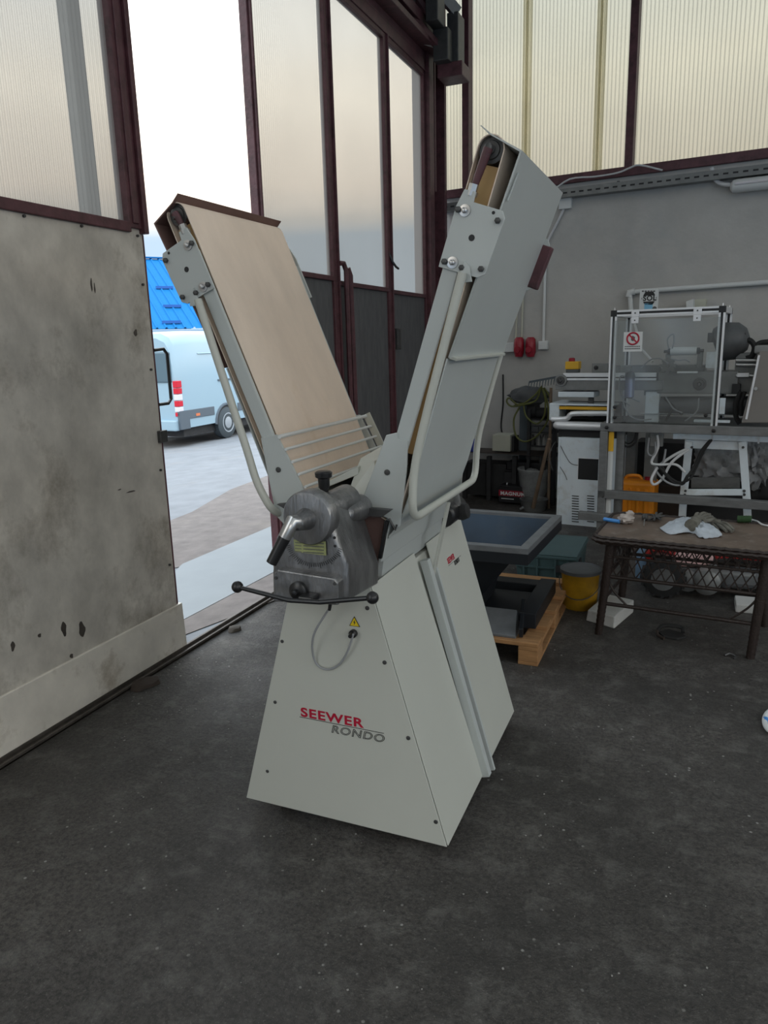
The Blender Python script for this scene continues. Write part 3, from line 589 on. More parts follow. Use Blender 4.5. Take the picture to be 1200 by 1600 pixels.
# ---- arms
def make_arm(side, ang, x0, sc, z0=1.1):
    sn, cs = math.sin(ang), math.cos(ang)
    u = V((side*sn, 0, cs)); n = V((side*cs, 0, -sn)); P0 = V((x0, 0, z0))
    def A(s, k, y): return P0+u*s+n*k+V((0,y,0))
    y0, y1 = 2.0, 2.61
    def abx(s0, s1, k0, k1, ya, yb, name, m, bevel=.002, parent=None, **kw):
        mb = M(); mb.hexa([A(s0,k0,ya),A(s0,k1,ya),A(s0,k1,yb),A(s0,k0,yb),A(s1,k0,ya),A(s1,k1,ya),A(s1,k1,yb),A(s1,k0,yb)])
        return mb.build(name, m, parent or ds, bevel=bevel, **kw)
    # belt loop as an extruded ribbon, thickness .003
    r = .037; prof = []
    def ring(rr):
        pts = [(.02, r-rr)]
        pts += [(sc+rr*math.sin(t), r-rr*math.cos(t)) for t in [PI*i/12 for i in range(13)]]
        pts += [(.02, r+rr)] + [(.02-rr*math.sin(t), r+rr*math.cos(t)) for t in [PI*i/8 for i in range(1,8)]]
        return pts
    o_, i_ = ring(r), ring(r-.003)
    m = M(); m.loft([[A(s,k,y) for s,k in R_] for R_, y in ((i_, y0+.008),(o_, y0+.008),(o_, y1-.008),(i_, y1-.008),(i_, y0+.008))], smooth=False, caps=False)
    belt = m.build('conveyor_belt', 'belt', ds)
    # rollers
    M().cyl(A(sc,r,y0+.02), A(sc,r,y1-.02), r-.004, n=20).build('roller', 'cast' if side > 0 else 'brown_in', ds)
    M().rev(A(sc,r,y0+.022), (0,-1,0), [(0,.032),(.004,.032),(.005,.024),(.010,.022),(.011,.012),(.02,.012)], 18).build('bearing', 'darksteel', ds)
    abx(.20, sc-.035, .008, .066, y0+.03, y1-.03, 'bed_board', 'tan', 0)
    for ya in (y0-.008, y1-.005):
        abx(.12, .86, .003, .048, ya, ya+.013, 'side_beam', 'enamel_shaded', .003)
    # tray cover on the outer side
    yc0, yc1 = y0-.002, y1+.01
    cov = [(.505,.092),(sc+.012,.121),(sc+.034,.030),(sc+.048,-.002)]
    th = .0025
    inn = [(.505,.087),(sc+.008,.116),(sc+.031,.028),(sc+.046,-.004)]
    m = M(); m.loft([[A(s,k,yc0) for s,k in cov+inn[::-1]], [A(s,k,yc1) for s,k in cov+inn[::-1]]], smooth=False)
    m.build('catch_tray', 'enamel_shaded' if side > 0 else 'brown_in', ds)
    if side > 0:
        abx(.500, .508, .086, .106, yc0+.02, yc1-.02, 'tray_lip', 'enamel', .001)
        # rolled edge along the tray front
        M().tube([A(.93,.119,yc0+.012), A(1.0,.123,yc0+.02)], .003, 6).build('rolled_edge', 'enamel_shaded', ds)
    low = [(.50,.084),(.10,.092),(-.02,.086),(-.07,.064)]; li = [(.50,.079),(.10,.087),(-.015,.081),(-.062,.061)]
    m = M(); m.loft([[A(s,k,yc0+.012) for s,k in low+li[::-1]], [A(s,k,yc1-.02) for s,k in low+li[::-1]]], smooth=False)
    m.build('under_tray', 'enamel_shaded', ds, bevel=.001)
    # end bracket plate with nut, bolts and hole
    for yy, fr in ((y0-.018, True), (y1+.006, False)):
        pts = [(.728,-.006),(.728,.108),(.742,.126),(.885,.134),(.902,.122),(.905,.040),(.93,.038),(.93,.006),(.885,-.004)]
        pl = M().prism([A(s,k,yy) for s,k in pts], (0,.006,0)).build('end_plate', 'enamel_shaded', ds, bevel=.0015)
        if fr:
            def bolt(s, k, big, m='steel'):
                if big: M().rev(A(s,k,yy), (0,-1,0), [(0,.0155),(.003,.0155),(.0035,.009)], 16).build('washer', 'steel', pl)
                M().rev(A(s,k,yy-.002), (0,-1,0), [(0,.008),(.008,.008),(.010,.005)], 6).build('bolt', 'darksteel' if not big else 'steel', pl)
            for s, k, bg_ in ((.878,.006,0),(.880,.024,1),(.876,.118,0),(.745,.008,0),(.748,.030,1),(.752,.112,0),(.742,.060,0)): bolt(s, k, bg_)
            M().rev(A(.82,.062,yy-.0002), (0,-1,0), [(0,.0085),(.0006,.0085)], 14).build('hole', 'junk', pl)
            M().rev(A(.892,.100,yy-.0002), (0,-1,0), [(0,.0045),(.0006,.0045)], 10).build('hole', 'junk', pl)
    # tensioning rod up to the roller
    M().rev(A(.918,.024,y0-.004), u, [(0,.017),(.012,.017),(.0121,.013),(.03,.013)], 6).build('tension_nut', 'steel', ds)
    M().tube([A(.94,.026,y0-.004), A(.97,.028,y0-.004), A(sc,.034,y0-.004)], lambda t: .0085+.004*t, 10).build('tension_rod', 'maroon', ds)
    M().rev(A(sc+.006,.034,y0-.004), u, [(-.022,.011),(.0,.011),(.006,.006)], 10).build('rod_eye', 'darksteel', ds)
    # hinge lug for the leg tube
    m = M(); m.prism([A(.76,.062,y0-.026), A(.70,.058,y0-.026), A(.715,.098,y0-.026), A(.75,.080,y0-.026)], (0,.008,0)); m.build('hinge_lug', 'enamel_shaded', ds, bevel=.001)
    return A, abx
AR, abR = make_arm(1, math.radians(17.8), -.877, 1.038)
AL, abL = make_arm(-1, math.radians(22.0), -1.118, .990)
# maroon handle on the far edge of the right arm
hd_ = M(); p = AY(854,384,2.63); q = AY(829,450,2.63); hd_.bar(p, q, .050, .035, (0,1,0)); hd_.build('side_handle', 'maroon', ds, bevel=.005)
# fold-down leg tubes (U shaped)
def smooth_corner(P, rad, k=6):
    out = [P[0]]
    for i in range(1, len(P)-1):
        a, b, c = P[i-1], P[i], P[i+1]; r = min(rad, (a-b).length*.45, (c-b).length*.45)
        p, q = b+(a-b).normalized()*r, b+(c-b).normalized()*r
        for j in range(k+1):
            t = j/k; out.append(p*(1-t)**2+b*2*t*(1-t)+q*t*t)
    return out+[P[-1]]
P = [AY(723,426,1.962), AY(668,640,1.962), AY(646,735,1.962), AY(640,812,1.962)]
c0 = V((P[-1].x, 2.64, P[-1].z))
far = [V((p.x, 2.64, p.z)) for p in P[:-1]][::-1]
P[-1] = V((P[-1].x+.008, 1.962, P[-1].z-.0)); c0 = V((P[-1].x, 2.64, P[-1].z))
M().tube(smooth_corner([P[0],P[1],P[2],P[3],c0,far[0],far[1],far[2]], .06), .0125, 12).build('leg_tube', 'enamel', ds)
P = [AY(309,468,1.962), AY(365,640,1.962), AY(386,703,1.962), AY(402,758,1.962), AY(430,806,1.962)]
c0 = V((P[-1].x,2.64,P[-1].z)); far = [V((p.x,2.64,p.z)) for p in P[:-1]][::-1]
M().tube(smooth_corner(P+[c0]+far, .05), .0125, 12).build('leg_tube', 'enamel', ds)
# stay from the arm into the slot
M().bar(AY(701,785,2.42), SP(2.382,.775,.012), .008, .028, (0,1,0)).build('stay_bar', 'enamel', ds, bevel=.001)
# guard grille of rods over the left belt
gy0, gy1 = 1.99, 2.64
gg = thing_parent = M(); gpts = [(572,650),(579,667),(587,682),(596,697)]
e_ = [AY(px,py,2.62) for px,py in gpts]; 
endb = M(); a_, b_ = AY(571,648,2.62), AY(603,712,2.62); endb.bar(a_+V((.004,0,.004)), b_, .006, .030, (1,0,.5)); gr_ = endb.build('guard_grille', 'enamel', ds, bevel=.001)
d_ = (AY(596,697,2.62)-AY(572,650,2.62))/3
for i in range(5):
    p = AY(572,650,2.62)+d_*i
    M().tube([V((p.x-.008,1.975,p.z)), V((p.x,2.62,p.z))], .0066 if i == 0 else .0050, 8).build('rod', 'whiteplastic', gr_)
# roller box between the arms
bx = M(); k0 = AY(518,741,2.08); k1 = AY(556,744,2.05)
bx.hexa([(-.985,2.02,1.125),(-.87,2.02,1.125),(-.87,2.60,1.125),(-.985,2.60,1.125),(-.965,2.10,1.245),(-.90,2.06,1.245),(-.868,2.58,1.275),(-.985,2.58,1.275)]); bx.build('roller_cover', 'enamel', ds, bevel=.003)
tr_ = M(); tr_.hexa([(-1.10,2.06,1.14),(-.955,2.06,1.20),(-.955,2.59,1.20),(-1.10,2.59,1.14),(-1.10,2.06,1.155),(-.955,2.06,1.225),(-.955,2.59,1.245),(-1.10,2.59,1.175)]); tr_.build('feed_tray', 'enamel', ds, bevel=.002)
tr_ = M(); tr_.hexa([(-.90,2.05,1.13),(-.84,2.05,1.13),(-.84,2.59,1.13),(-.90,2.59,1.13),(-.87,2.05,1.215),(-.82,2.05,1.215),(-.82,2.59,1.215),(-.87,2.59,1.215)]); tr_.build('feed_tray', 'enamel', ds, bevel=.002)

# ---- control gearbox
def G(P, y): return [AY(px,py,y) for px,py in P]
front = [(428,938),(427,893),(433,840),(452,800),(478,778),(503,778),(516,800),(531,845),(545,882),(546,938)]
back_ = [(436,925),(436,890),(440,840),(462,792),(495,768),(540,768),(566,798),(580,842),(592,880),(591,912)]
mid = [tuple((a+b)/2 for a, b in zip(f_, k_)) for f_, k_ in zip(front, back_)]
rings = [G(front,1.70), [(p+q)/2+V((0,0,.0)) for p, q in zip(G(front,1.70), G(back_,1.95))], G(back_,1.97)]
rings[0] = [p for p in rings[0]]
cen = sum(rings[0], V((0,0,0)))/len(rings[0])
r0 = [cen+(p-cen)*.93+V((0,-.012,0)) for p in rings[0]]
gb = M(); gb.loft([r0]+rings, smooth=True)
gbx = gb.build('gearbox_housing', 'cast', ds, bevel=.006, segs=3)
hm = M(); q = AY(536,806,1.84); hm.rev(V((q.x,1.83,q.z)), (0,1,0), [(0,.010),(.006,.022),(.02,.030),(.13,.040)], 20); hm.build('boss', 'cast', gbx)
hm = M(); q = AY(512,772,1.80); hm.rev(V((q.x,1.72,q.z-.040)), (0,1,0), [(0,.02),(.01,.034),(.03,.042),(.2,.046)], 20); hm.build('boss', 'cast', gbx)
# switch box at the bottom
sb = M(); P0 = G([(427,940),(427,898),(433,890),(522,904),(528,911),(528,946)], 1.655); sb.prism(P0, (0,.06,0)); sbo = sb.build('switch_box', 'cast', gbx, bevel=.004)
M().rev(AY(468,922,1.655), (0,-1,0), [(0,.026),(.012,.026),(.016,.020),(.018,.008),(.03,.008),(.031,.004)], 18).build('rotary_switch', 'black', sbo)
for px, py in ((431,903),(523,912)): M().rev(AY(px,py,1.654), (0,-1,0), [(0,.005),(.003,.004)], 8).build('screw', 'darksteel', sbo)
# reversing bar with two balls
bh = M(); q0, q1, q2, q3 = AY(371,917,1.62), AY(452,938,1.61), AY(500,941,1.61), AY(582,934,1.62)
bh.tube([q0, (q0+q1)/2, q1, q2, (q2+q3)/2, q3], .0065, 10); bho = bh.build('reversing_bar', 'black', ds)
for q in (q0, q3): M().ball(q, .0165).build('ball_grip', 'black', bho)
m = M(); q = (q1+q2)/2; m.bb(q.x-.022,q.x+.022,1.612,1.655,q.z-.006,q.z+.010); m.build('clamp', 'black', bho, bevel=.004)
# thickness dial
dc = AY(478,811,1.66)
dd = V((0,-1,0)); M().rev(V((dc.x,1.71,dc.z)), dd, [(0,.074),(.04,.074),(.046,.070),(.048,.058),(.050,.020)], 36).build('dial', 'cast', gbx)
hub = M(); hc = V((dc.x,1.66,dc.z)); hub.rev(hc, dd, [(0,.030),(.02,.026),(.05,.020),(.055,.012)], 20); ho = hub.build('dial_hub', 'cast', gbx)
l0 = V((dc.x,1.62,dc.z)); l1 = AY(452,826,1.59); l2 = AY(424,880,1.565)
M().tube([l0, (l0+l1)/2+V((0,-.01,.012)), l1, l1+(l2-l1)*.25], lambda t: .020-.003*t, 12).build('lever_arm', 'steel', ho)
M().tube([l1+(l2-l1)*.2, (l1+l2)/2, l2], lambda t: .0165-.002*t, 10).build('lever_grip', 'black', ho)
yl2 = 1.684
M().prism(G([(459,843),(509,846),(510,868),(461,862)], yl2), (0,-.001,0)).build('rating_label', 'label', gbx)
ll = M()
for i in range(4): ll.prism(G([(474,847+i*5),(506,849+i*5),(506,850.4+i*5),(474,848.4+i*5)], yl2-.0015), (0,-.0004,0))
for i in range(4): ll.prism(G([(461,847+i*4.6),(471,848+i*4.6),(471,849+i*4.6),(461,848+i*4.6)], yl2-.0015), (0,-.0004,0))
ll.build('label_print', 'greyprint', gbx)
tk = M()
for i in range(34):
    t = math.radians(195+i*4.3); cx, cy = 492, 842
    tk.bar(AY(cx+40*math.cos(t), cy-38*math.sin(t), 1.683), AY(cx+(47 if i % 5 else 50)*math.cos(t), cy-(44 if i % 5 else 47)*math.sin(t), 1.683), .0012, .0012, (0,1,0))
tk.build('scale_mark', 'ink', gbx, kind='stuff')
# black top knob
kq = AY(507,772,1.82)
M().rev(kq, (0,0,1), [(-.02,.012),(.015,.012),(.02,.016),(.045,.017),(.05,.024),(.062,.025),(.066,.020)], 20).build('locking_knob', 'black', gbx)
for px, py in ((523,840),(524,853)): M().rev(AY(px,py,1.69), (0,-1,0), [(0,.004),(.003,.004)], 8).build('screw', 'junk', gbx)


# ================================================================== YARD BEYOND THE DOOR
VX = -10.6; vz = -.60
vn = thing('van', 'pale high roofed panel van parked in the yard beyond the open door', 'van', (VX-1, 16.2, vz))
ys = AX(283,665,VX).y; ye = ys+6.2
def vring(y, top, inset, low=.42, hw=1.0):
    cx = VX-hw
    P = [(hw-inset*.3,low),(hw-inset*.2,1.0),(hw-.02-inset,1.55),(hw-.10-inset,top-.28),(hw-.20-inset,top-.10),(hw-.42-inset,top)]
    return [V((cx+a, y, vz+z)) for a, z in P]+[V((cx-a, y, vz+z)) for a, z in P[::-1]]
b = M(); b.loft([vring(ys, 2.42, .06), vring(ys+.10, 2.52, .0), vring(ys+.8, 2.58, 0), vring(ys+4.2, 2.58, 0), vring(ys+5.0, 2.40, .03), vring(ys+5.3, 1.55, .08), vring(ye, 1.15, .15)], smooth=True)
vb = b.build('body', 'vanwhite', vn)
def vside(y0, y1, z0, z1, d, nm, m, par=None, bev=.01, x=VX):
    return M().bb(x-.06, x+d, y0, y1, vz+z0, vz+z1).build(nm, m, par or vn, bevel=bev)
def vy(px, py=600): return AX(px, py, VX).y
wy = AX(355,660,VX).y
vside(ys+.05, wy-.5, .62, .82, .018, 'side_moulding', 'vangrey'); vside(wy+.5, ye-1.5, .62, .82, .018, 'side_moulding', 'vangrey')
vside(ys-.02, ys+.32, .40, .82, .02, 'bumper_corner', 'vangrey')
M().bb(VX-1.95, VX-.05, ys-.12, ys+.05, vz+.38, vz+.62).build('bumper', 'vanwhite', vn, bevel=.03)
M().bb(VX-1.8, VX-.1, ys+.2, ye-.3, vz+.22, vz+.45).build('chassis', 'junk', vn)
vside(vy(300,590)+1.0, ye-1.9, 1.40, 1.44, .012, 'slide_rail', 'vangrey', bev=.004)
pn = M()
zA, zB, yA, yB = 1.12, 2.08, vy(286)+.7, ye-2.0
for a in ((yA,yB,zA,zA+.02),(yA,yB,zB-.02,zB),(yA,yA+.02,zA,zB),(yB-.02,yB,zA,zB)):
    pn.hexa([(VX-.05,a[0],vz+a[2]),(VX-.008-(.02 if a[2]>1.5 else 0)-.06*max(0,a[2]-1.5),a[0],vz+a[2]),(VX-.008-.06*max(0,a[2]-1.5),a[1],vz+a[2]),(VX-.05,a[1],vz+a[2]),(VX-.08,a[0],vz+a[3]),(VX-.012-.11*max(0,a[3]-1.5),a[0],vz+a[3]),(VX-.012-.11*max(0,a[3]-1.5),a[1],vz+a[3]),(VX-.08,a[1],vz+a[3])])
pn.build('panel_crease', 'vanwhite', vb)
for z0, z1, m in ((.92,1.06,'vred'),(1.06,1.20,'vclear'),(1.20,1.34,'vred'),(.80,.92,'vclear'),(.70,.80,'vred'),(1.34,1.50,'vred')):
    M().bb(VX-.12, VX+.004, ys-.02, ys+.14, vz+z0+.0, vz+z1-.012).build('tail_lamp', m, vn, bevel=.01)
M().bb(VX-.02, VX+.022, ys+.55, ys+.70, vz+.66, vz+.72).build('side_marker', 'orangel', vn)
M().bb(VX-.85, VX-.14, ys-.035, ys+.03, vz+1.45, vz+2.12).build('rear_window', 'vanglass', vn, bevel=.03)
M().bb(VX-1.86, VX-1.15, ys-.035, ys+.03, vz+1.45, vz+2.12).build('rear_window', 'vanglass', vn, bevel=.03)
for y in (wy, ye-1.05):
    for x in (VX-.09, VX-1.91):
        t = M(); t.rev(V((x-.12,y,vz+.385)), (1,0,0), [(0,.32),(.03,.385),(.21,.385),(.25,.32)], 28); to = t.build('tyre', 'tyre', vn)
        t = M(); t.rev(V((x+.10,y,vz+.385)), (1,0,0), [(0,.24),(.035,.24),(.036,.215),(.02,.20),(.035,.11),(.045,.03)], 28); ro = t.build('wheel_rim', 'rim', to)
        if x > VX-1:
            hm = M()
            for k in range(14):
                a = 2*PI*k/14; hm.rev(V((x+.118,y+.17*math.cos(a),vz+.385+.17*math.sin(a))), (1,0,0), [(0,.014),(.012,.014)], 6)
            hm.build('rim_slot', 'junk', to, kind='stuff')
    a = M(); pts = [V((VX-.10, y+.44*math.cos(t), vz+.385+.43*math.sin(t))) for t in [PI*k/12 for k in range(13)]]
    a.prism(pts+[V((VX-.10,y-.40,vz+.36)), V((VX-.10,y+.40,vz+.36))], (.105,0,0)); a.build('wheel_arch', 'junk', vn)
    a = M(); a.tube([V((VX-.0, y+.46*math.cos(t), vz+.385+.45*math.sin(t))) for t in [PI*k/12 for k in range(13)]], .035, 6); a.build('arch_trim', 'vangrey', vn)
# building with the blue roof
fw = V((-.384,.923,0)).normalized()
def rotz(v, a): a = math.radians(a); return V((v.x*math.cos(a)-v.y*math.sin(a), v.x*math.sin(a)+v.y*math.cos(a), 0))
E_ = rotz(fw, -62); N_ = rotz(fw, 28)
r_ = ray(300, 513); r_ = r_/V((r_.x,r_.y,0)).length
B0 = CAM + r_*30
bd = thing('workshop_building', 'low pale building with a bright blue ribbed metal roof behind the van', 'building', (B0.x, B0.y, -1.1))
bw = M(); 
def BP(e, n, z): return V((B0.x, B0.y, 0))+E_*e+N_*n+UP*z
bw.hexa([BP(-6,.5,-1.5),BP(3.1,.5,-1.5),BP(3.1,9,-1.5),BP(-6,9,-1.5),BP(-6,.5,B0.z-.1),BP(3.1,.5,B0.z-.1),BP(3.1,9,B0.z-.1),BP(-6,9,B0.z-.1)]); bw.build('wall', 'bwall', bd)
tanp = math.tan(math.radians(25)); prof = []
nr = 28
for i in range(nr):
    e0 = -6.5+i*.35; prof += [(e0,0),(e0+.24,0),(e0+.27,.05),(e0+.32,.05)]
m = M(); m.loft([[BP(e,0,B0.z+h) for e,h in prof],[BP(e,7,B0.z+h+7*tanp) for e,h in prof]], smooth=False, caps=False, closed=False); m.build('roof_sheet', 'roof', bd)
m = M(); m.loft([[BP(e,14,B0.z+h) for e,h in prof],[BP(e,7,B0.z+h+7*tanp) for e,h in prof]], smooth=False, caps=False, closed=False); m.build('roof_sheet', 'roof', bd)
M().bar(BP(-6.5,7,B0.z+7*tanp+.06), BP(3.25,7,B0.z+7*tanp+.06), .3, .05).build('ridge_cap', 'roof', bd)
M().tube([BP(-6.5,-.08,B0.z-.12), BP(3.25,-.08,B0.z-.12)], .10, 8).build('gutter', 'gut', bd)
for px, py in ((257,449),(269,478),(268,503),(300,470)):
    q = PL(px, py, BP(0,0,B0.z+.08), (N_*-math.sin(math.radians(25))+UP*math.cos(math.radians(25))))
    M().bar(q-E_*.35, q+E_*.35, .10, .10).build('snow_guard', 'roofdk', bd)

# ================================================================== HOPPER, PALLET, CRATE, BUCKET
pl = thing('pallet', 'rough wooden pallet under the navy hopper', 'pallet', (-1.0, 3.95, 0))
for i in range(5):
    y0 = 3.43+i*.245; M().bb(-1.50,-.64,y0,y0+(.10 if i in (0,4) else .12),.098,.12).build('deck_board', 'wood', pl, bevel=.003)
for x in (-1.50,-1.12,-.74):
    M().bb(x,x+.10,3.43,4.53,.078,.098).build('stringer_board', 'wood', pl, bevel=.003)
    for y in (3.43,3.92,4.40): M().bb(x,x+.10,y,y+.13,.018,.078).build('block', 'wood', pl, bevel=.004)
    M().bb(x,x+.10,3.43,4.53,0,.018).build('bottom_board', 'wood', pl, bevel=.002)
hp = thing('feed_hopper', 'large navy blue steel hopper with a worn grey rim standing on the pallet', 'hopper', (-1.05, 3.85, .12))
FR, BR, BL, FL = FZ(825,858,.6), FZ(878,805,.6), FZ(878,805,.6)+V((-.80,.03,0)), FZ(825,858,.6)+V((-.78,.0,0))
rim = [FL, FR, BR, BL]; cen = sum(rim, V())/4
inn = [cen+(p-cen)*.88 for p in rim]
m = M(); low = [p-V((0,0,.03)) for p in rim]; lowi = [p-V((0,0,.03)) for p in inn]
for i in range(4):
    j = (i+1) % 4; m.hexa([low[i],low[j],lowi[j],lowi[i],rim[i],rim[j],inn[j],inn[i]])
m.build('rim', 'rimgrey', hp, bevel=.002)
m = M()
for i in range(4):
    j = (i+1) % 4; m.hexa([p for p in (low[i]-V((0,0,.055)),low[j]-V((0,0,.055)),(low[j]-V((0,0,.055)))*.985+cen*.015,(low[i]-V((0,0,.055)))*.985+cen*.015,low[i],low[j],low[j]*.985+cen*.015,low[i]*.985+cen*.015)])
m.build('rim_skirt', 'blackblue', hp)
c2 = V((cen.x-.06, cen.y+.02, 0))
def rect(c, hx, hy, z): return [V((c.x-hx,c.y-hy,z)),V((c.x+hx,c.y-hy,z)),V((c.x+hx,c.y+hy,z)),V((c.x-hx,c.y+hy,z))]
to_ = [cen+(p-cen)*.90-V((0,0,.015)) for p in rim]; bo_ = rect(c2,.15,.16,.26)
m = M(); m.loft([to_, bo_], smooth=False, caps=False); m.build('funnel', 'blackblue', hp); m = M(); ti_ = [cen+(p-cen)*.885-V((0,0,.015)) for p in rim]; bi_ = rect(c2,.14,.15,.262)
m.loft([ti_, bi_], smooth=False, caps=False); m.add(bi_, [(0,1,2,3)]); m.build('funnel_lining', 'navy', hp)
m = M(); m.loft([rect(c2,.15,.16,.262), rect(c2,.13,.14,.15)], smooth=False); m.build('chute', 'blackblue', hp, bevel=.003)
m = M(); m.bb(-.78,-.69,3.62,4.22,.12,.205); m.bb(-1.40,-1.31,3.62,4.22,.12,.205); m.bb(-1.4,-.69,4.10,4.2,.12,.2); m.bb(-1.3,-.79,3.64,4.05,.12,.17); m.build('base_channel', 'blackblue', hp, bevel=.004)
m = M(); m.hexa([(-1.28,3.46,.12),(-.76,3.46,.12),(-.76,3.66,.12),(-1.28,3.66,.12),(-1.28,3.46,.135),(-.76,3.46,.135),(-.80,3.66,.2),(-1.24,3.66,.2)]); m.build('discharge_plate', 'rimgrey', hp, bevel=.003)
m = M(); m.bar((-.735,3.47,.15),(-.79,3.78,.20),.02,.05); m.build('gusset', 'blackblue', hp, bevel=.003)

cr = thing('storage_crate', 'petrol coloured plastic crate with lid on the floor behind the hopper', 'crate', (-.86,5.0,0))
x0,x1,y0,y1,h = -1.06,-.64,4.74,5.28,.20
m = M(); m.hexa([(x0+.02,y0+.02,0),(x1-.02,y0+.02,0),(x1-.02,y1-.02,0),(x0+.02,y1-.02,0),(x0+.008,y0+.008,h-.03),(x1-.008,y0+.008,h-.03),(x1-.008,y1-.008,h-.03),(x0+.008,y1-.008,h-.03)]); m.build('body', 'crate', cr, bevel=.006)
M().bb(x0,x1,y0,y1,h-.032,h-.012).build('rim', 'crate', cr, bevel=.004)
m = M(); m.bb(x0+.004,x1-.004,y0+.004,y1-.004,h-.012,h); lid = m.build('lid', 'crate', cr, bevel=.004)
m = M()
for x in (x0+.06,x0+.15,x0+.27,x1-.07): m.bb(x,x+.012,y0-.001,y0+.02,.02,h-.035)
m.bb(x0+.01,x1-.01,y0+.002,y0+.014,.10,.112); m.build('rib', 'crate', cr)
M().bb(x1-.012,x1+.0,y0+.12,y0+.2,.09,.14).build('grip_hole', 'junk', cr); M().bb(x0+.28,x0+.35,y0-.002,y0+.01,.08,.13).build('grip_hole', 'junk', cr)
bk = thing('bucket', 'yellow bucket with a dark lid on the floor beside the crate', 'bucket', (-.57,4.37,0))
m = M(); m.rev((-.57,4.37,0),(0,0,1),[(0,.095),(.01,.1),(.225,.112),(.23,.115)],28); m.build('body', 'bucket', bk)
m = M(); m.rev((-.57,4.37,.222),(0,0,1),[(0,.121),(.02,.122),(.024,.112),(.018,.108),(.018,.0)],28); m.build('lid', 'greydark', bk)
M().tube([(-.57+.124*math.cos(t),4.37+.124*math.sin(t),.18-.1*abs(math.sin((t-PI)))) for t in [PI+PI*k/12 for k in range(13)]], .003, 6).build('bail_handle', 'darksteel', bk)
fa, fb, fc = FZ(915,970), FZ(960,983), FZ(990,957); d_ = (fc-fb); a_ = (fa-fb)
m = M(); m.hexa([fb,fa,fa+d_,fb+d_,fb+UP*.075,fa+UP*.07+V((.01,.0,0)),fa+d_+UP*.075,fb+d_+UP*.08]); o = m.build('foam_block', 'foam', bevel=.008); tag(o, 'dirty white polystyrene foam block on the floor behind the table leg', 'foam block')

# ================================================================== WICKER TABLE
TH = .585
TU = V((.9955,-.085,0)).normalized(); TV = V((.085,.9955,0)).normalized(); T0 = FZ(926,838,TH)
def TP(a, b, z): return T0+TU*a+TV*b+UP*(z-TH)
wt = thing('wicker_table', 'low dark brown wicker table with a worn top and diamond lattice apron', 'table', TP(.5,.3,0))
TL, TD = .90, .60
def rrect(a0,a1,b0,b1,r,z,n=5):
    out = []
    for cx,cy,s in ((a1-r,b0+r,-90),(a1-r,b1-r,0),(a0+r,b1-r,90),(a0+r,b0+r,180)):
        for k in range(n+1):
            t = math.radians(s+90*k/n); out.append(TP(cx+r*math.cos(t), cy+r*math.sin(t), z))
    return out
m = M(); m.prism(rrect(.01,TL-.01,.01,TD-.01,.07,TH-.015), (0,0,.012)); m.build('table_top', 'tabletop', wt)
for k, (off, z, r) in enumerate(((0,TH-.003,.010),(-.010,TH-.018,.010),(.004,TH-.032,.009))):
    P = rrect(off,TL-off,off,TD-off,.07,z,8)
    # braided border: path wobbles
    Q = []
    PP = P+[P[0]]
    for i in range(len(PP)-1):
        L_ = (PP[i+1]-PP[i]).length; n = max(1, int(L_/.018))
        for j in range(n): Q.append(PP[i].lerp(PP[i+1], j/n))
    Q = [q+UP*(.0022*math.sin(i*2.4+k*2))+TV*(.002*math.cos(i*2.4+k*2)) for i, q in enumerate(Q)]; Q.append(Q[0])
    m = M(); m.tube(Q, r, 6); m.build('braided_edge', 'wicker', wt)
lt = [(.085,.06),(TL-.085,.06),(.10,TD-.06),(TL-.10,TD-.06)]
fl = [FZ(935,990), FZ(1172,1028), FZ(957,915), FZ(1120,912)]
lf = [wt, ] ; legs = []
for (a,b), f in zip(lt, fl):
    top = TP(a,b,TH-.03)
    if (a,b) == lt[2]: f = TP(.06,TD-.0,0)
    if (a,b) == lt[3]: f = TP(TL-.06,TD,0)
    f = V((f.x,f.y,0)); legs.append((top,f))
    m = M(); n = 40; m.tube([top.lerp(f,k/n) for k in range(n+1)], lambda t: .026-.005*t+.0015*math.sin(t*120), 10); m.build('leg', 'wicker', wt)
def onleg(i, t): return legs[i][0].lerp(legs[i][1], t)
def lattice(i, j, t0, t1, n, name='lattice'):
    m = M(); P, Q = onleg(i,t0), onleg(j,t0); R_, S_ = onleg(i,t1), onleg(j,t1)
    for k in range(-2, n+1):
        for s in (1,-1):
            a = k/n; b = (k+2)/n
            if s < 0: a, b = b, a
            ta = 0.; tb = 1.
            # clip a..b in [0,1]
            if a < 0: ta = (0-a)/(b-a); 
            if a > 1: ta = (1-a)/(b-a)
            if b < 0: tb = (0-a)/(b-a)
            if b > 1: tb = (1-a)/(b-a)
            if tb <= ta: continue
            pt = lambda u, w_: P.lerp(Q,u).lerp(R_.lerp(S_,u), w_)
            off = TV*(.002*s)
            m.bar(pt(a+(b-a)*ta,ta)+off, pt(a+(b-a)*tb,tb)+off, .006, .004, TV)
    m.build(name, 'wicker', wt, kind='stuff')
lattice(0,1,.02,.36,15); lattice(0,2,.02,.36,6); lattice(1,3,.02,.36,6); lattice(2,3,.02,.36,15)
def rail_(i,j,t,r): M().tube([onleg(i,t), onleg(j,t)], r, 8).build('rail', 'wicker', wt)
for i,j in ((0,1),(0,2),(1,3),(2,3)): rail_(i,j,.37,.010); rail_(i,j,.16,.007)
rail_(0,1,.66,.011); rail_(2,3,.66,.011); rail_(0,2,.62,.011); rail_(1,3,.62,.011)
for i in (0,1): M().tube([onleg(i,.37), onleg(i,.52)+TU*(.05 if i==0 else -.05), onleg(i,.66)+TU*(.13 if i==0 else -.13)], .006, 6, smooth_path=4).build('brace', 'wicker', wt)
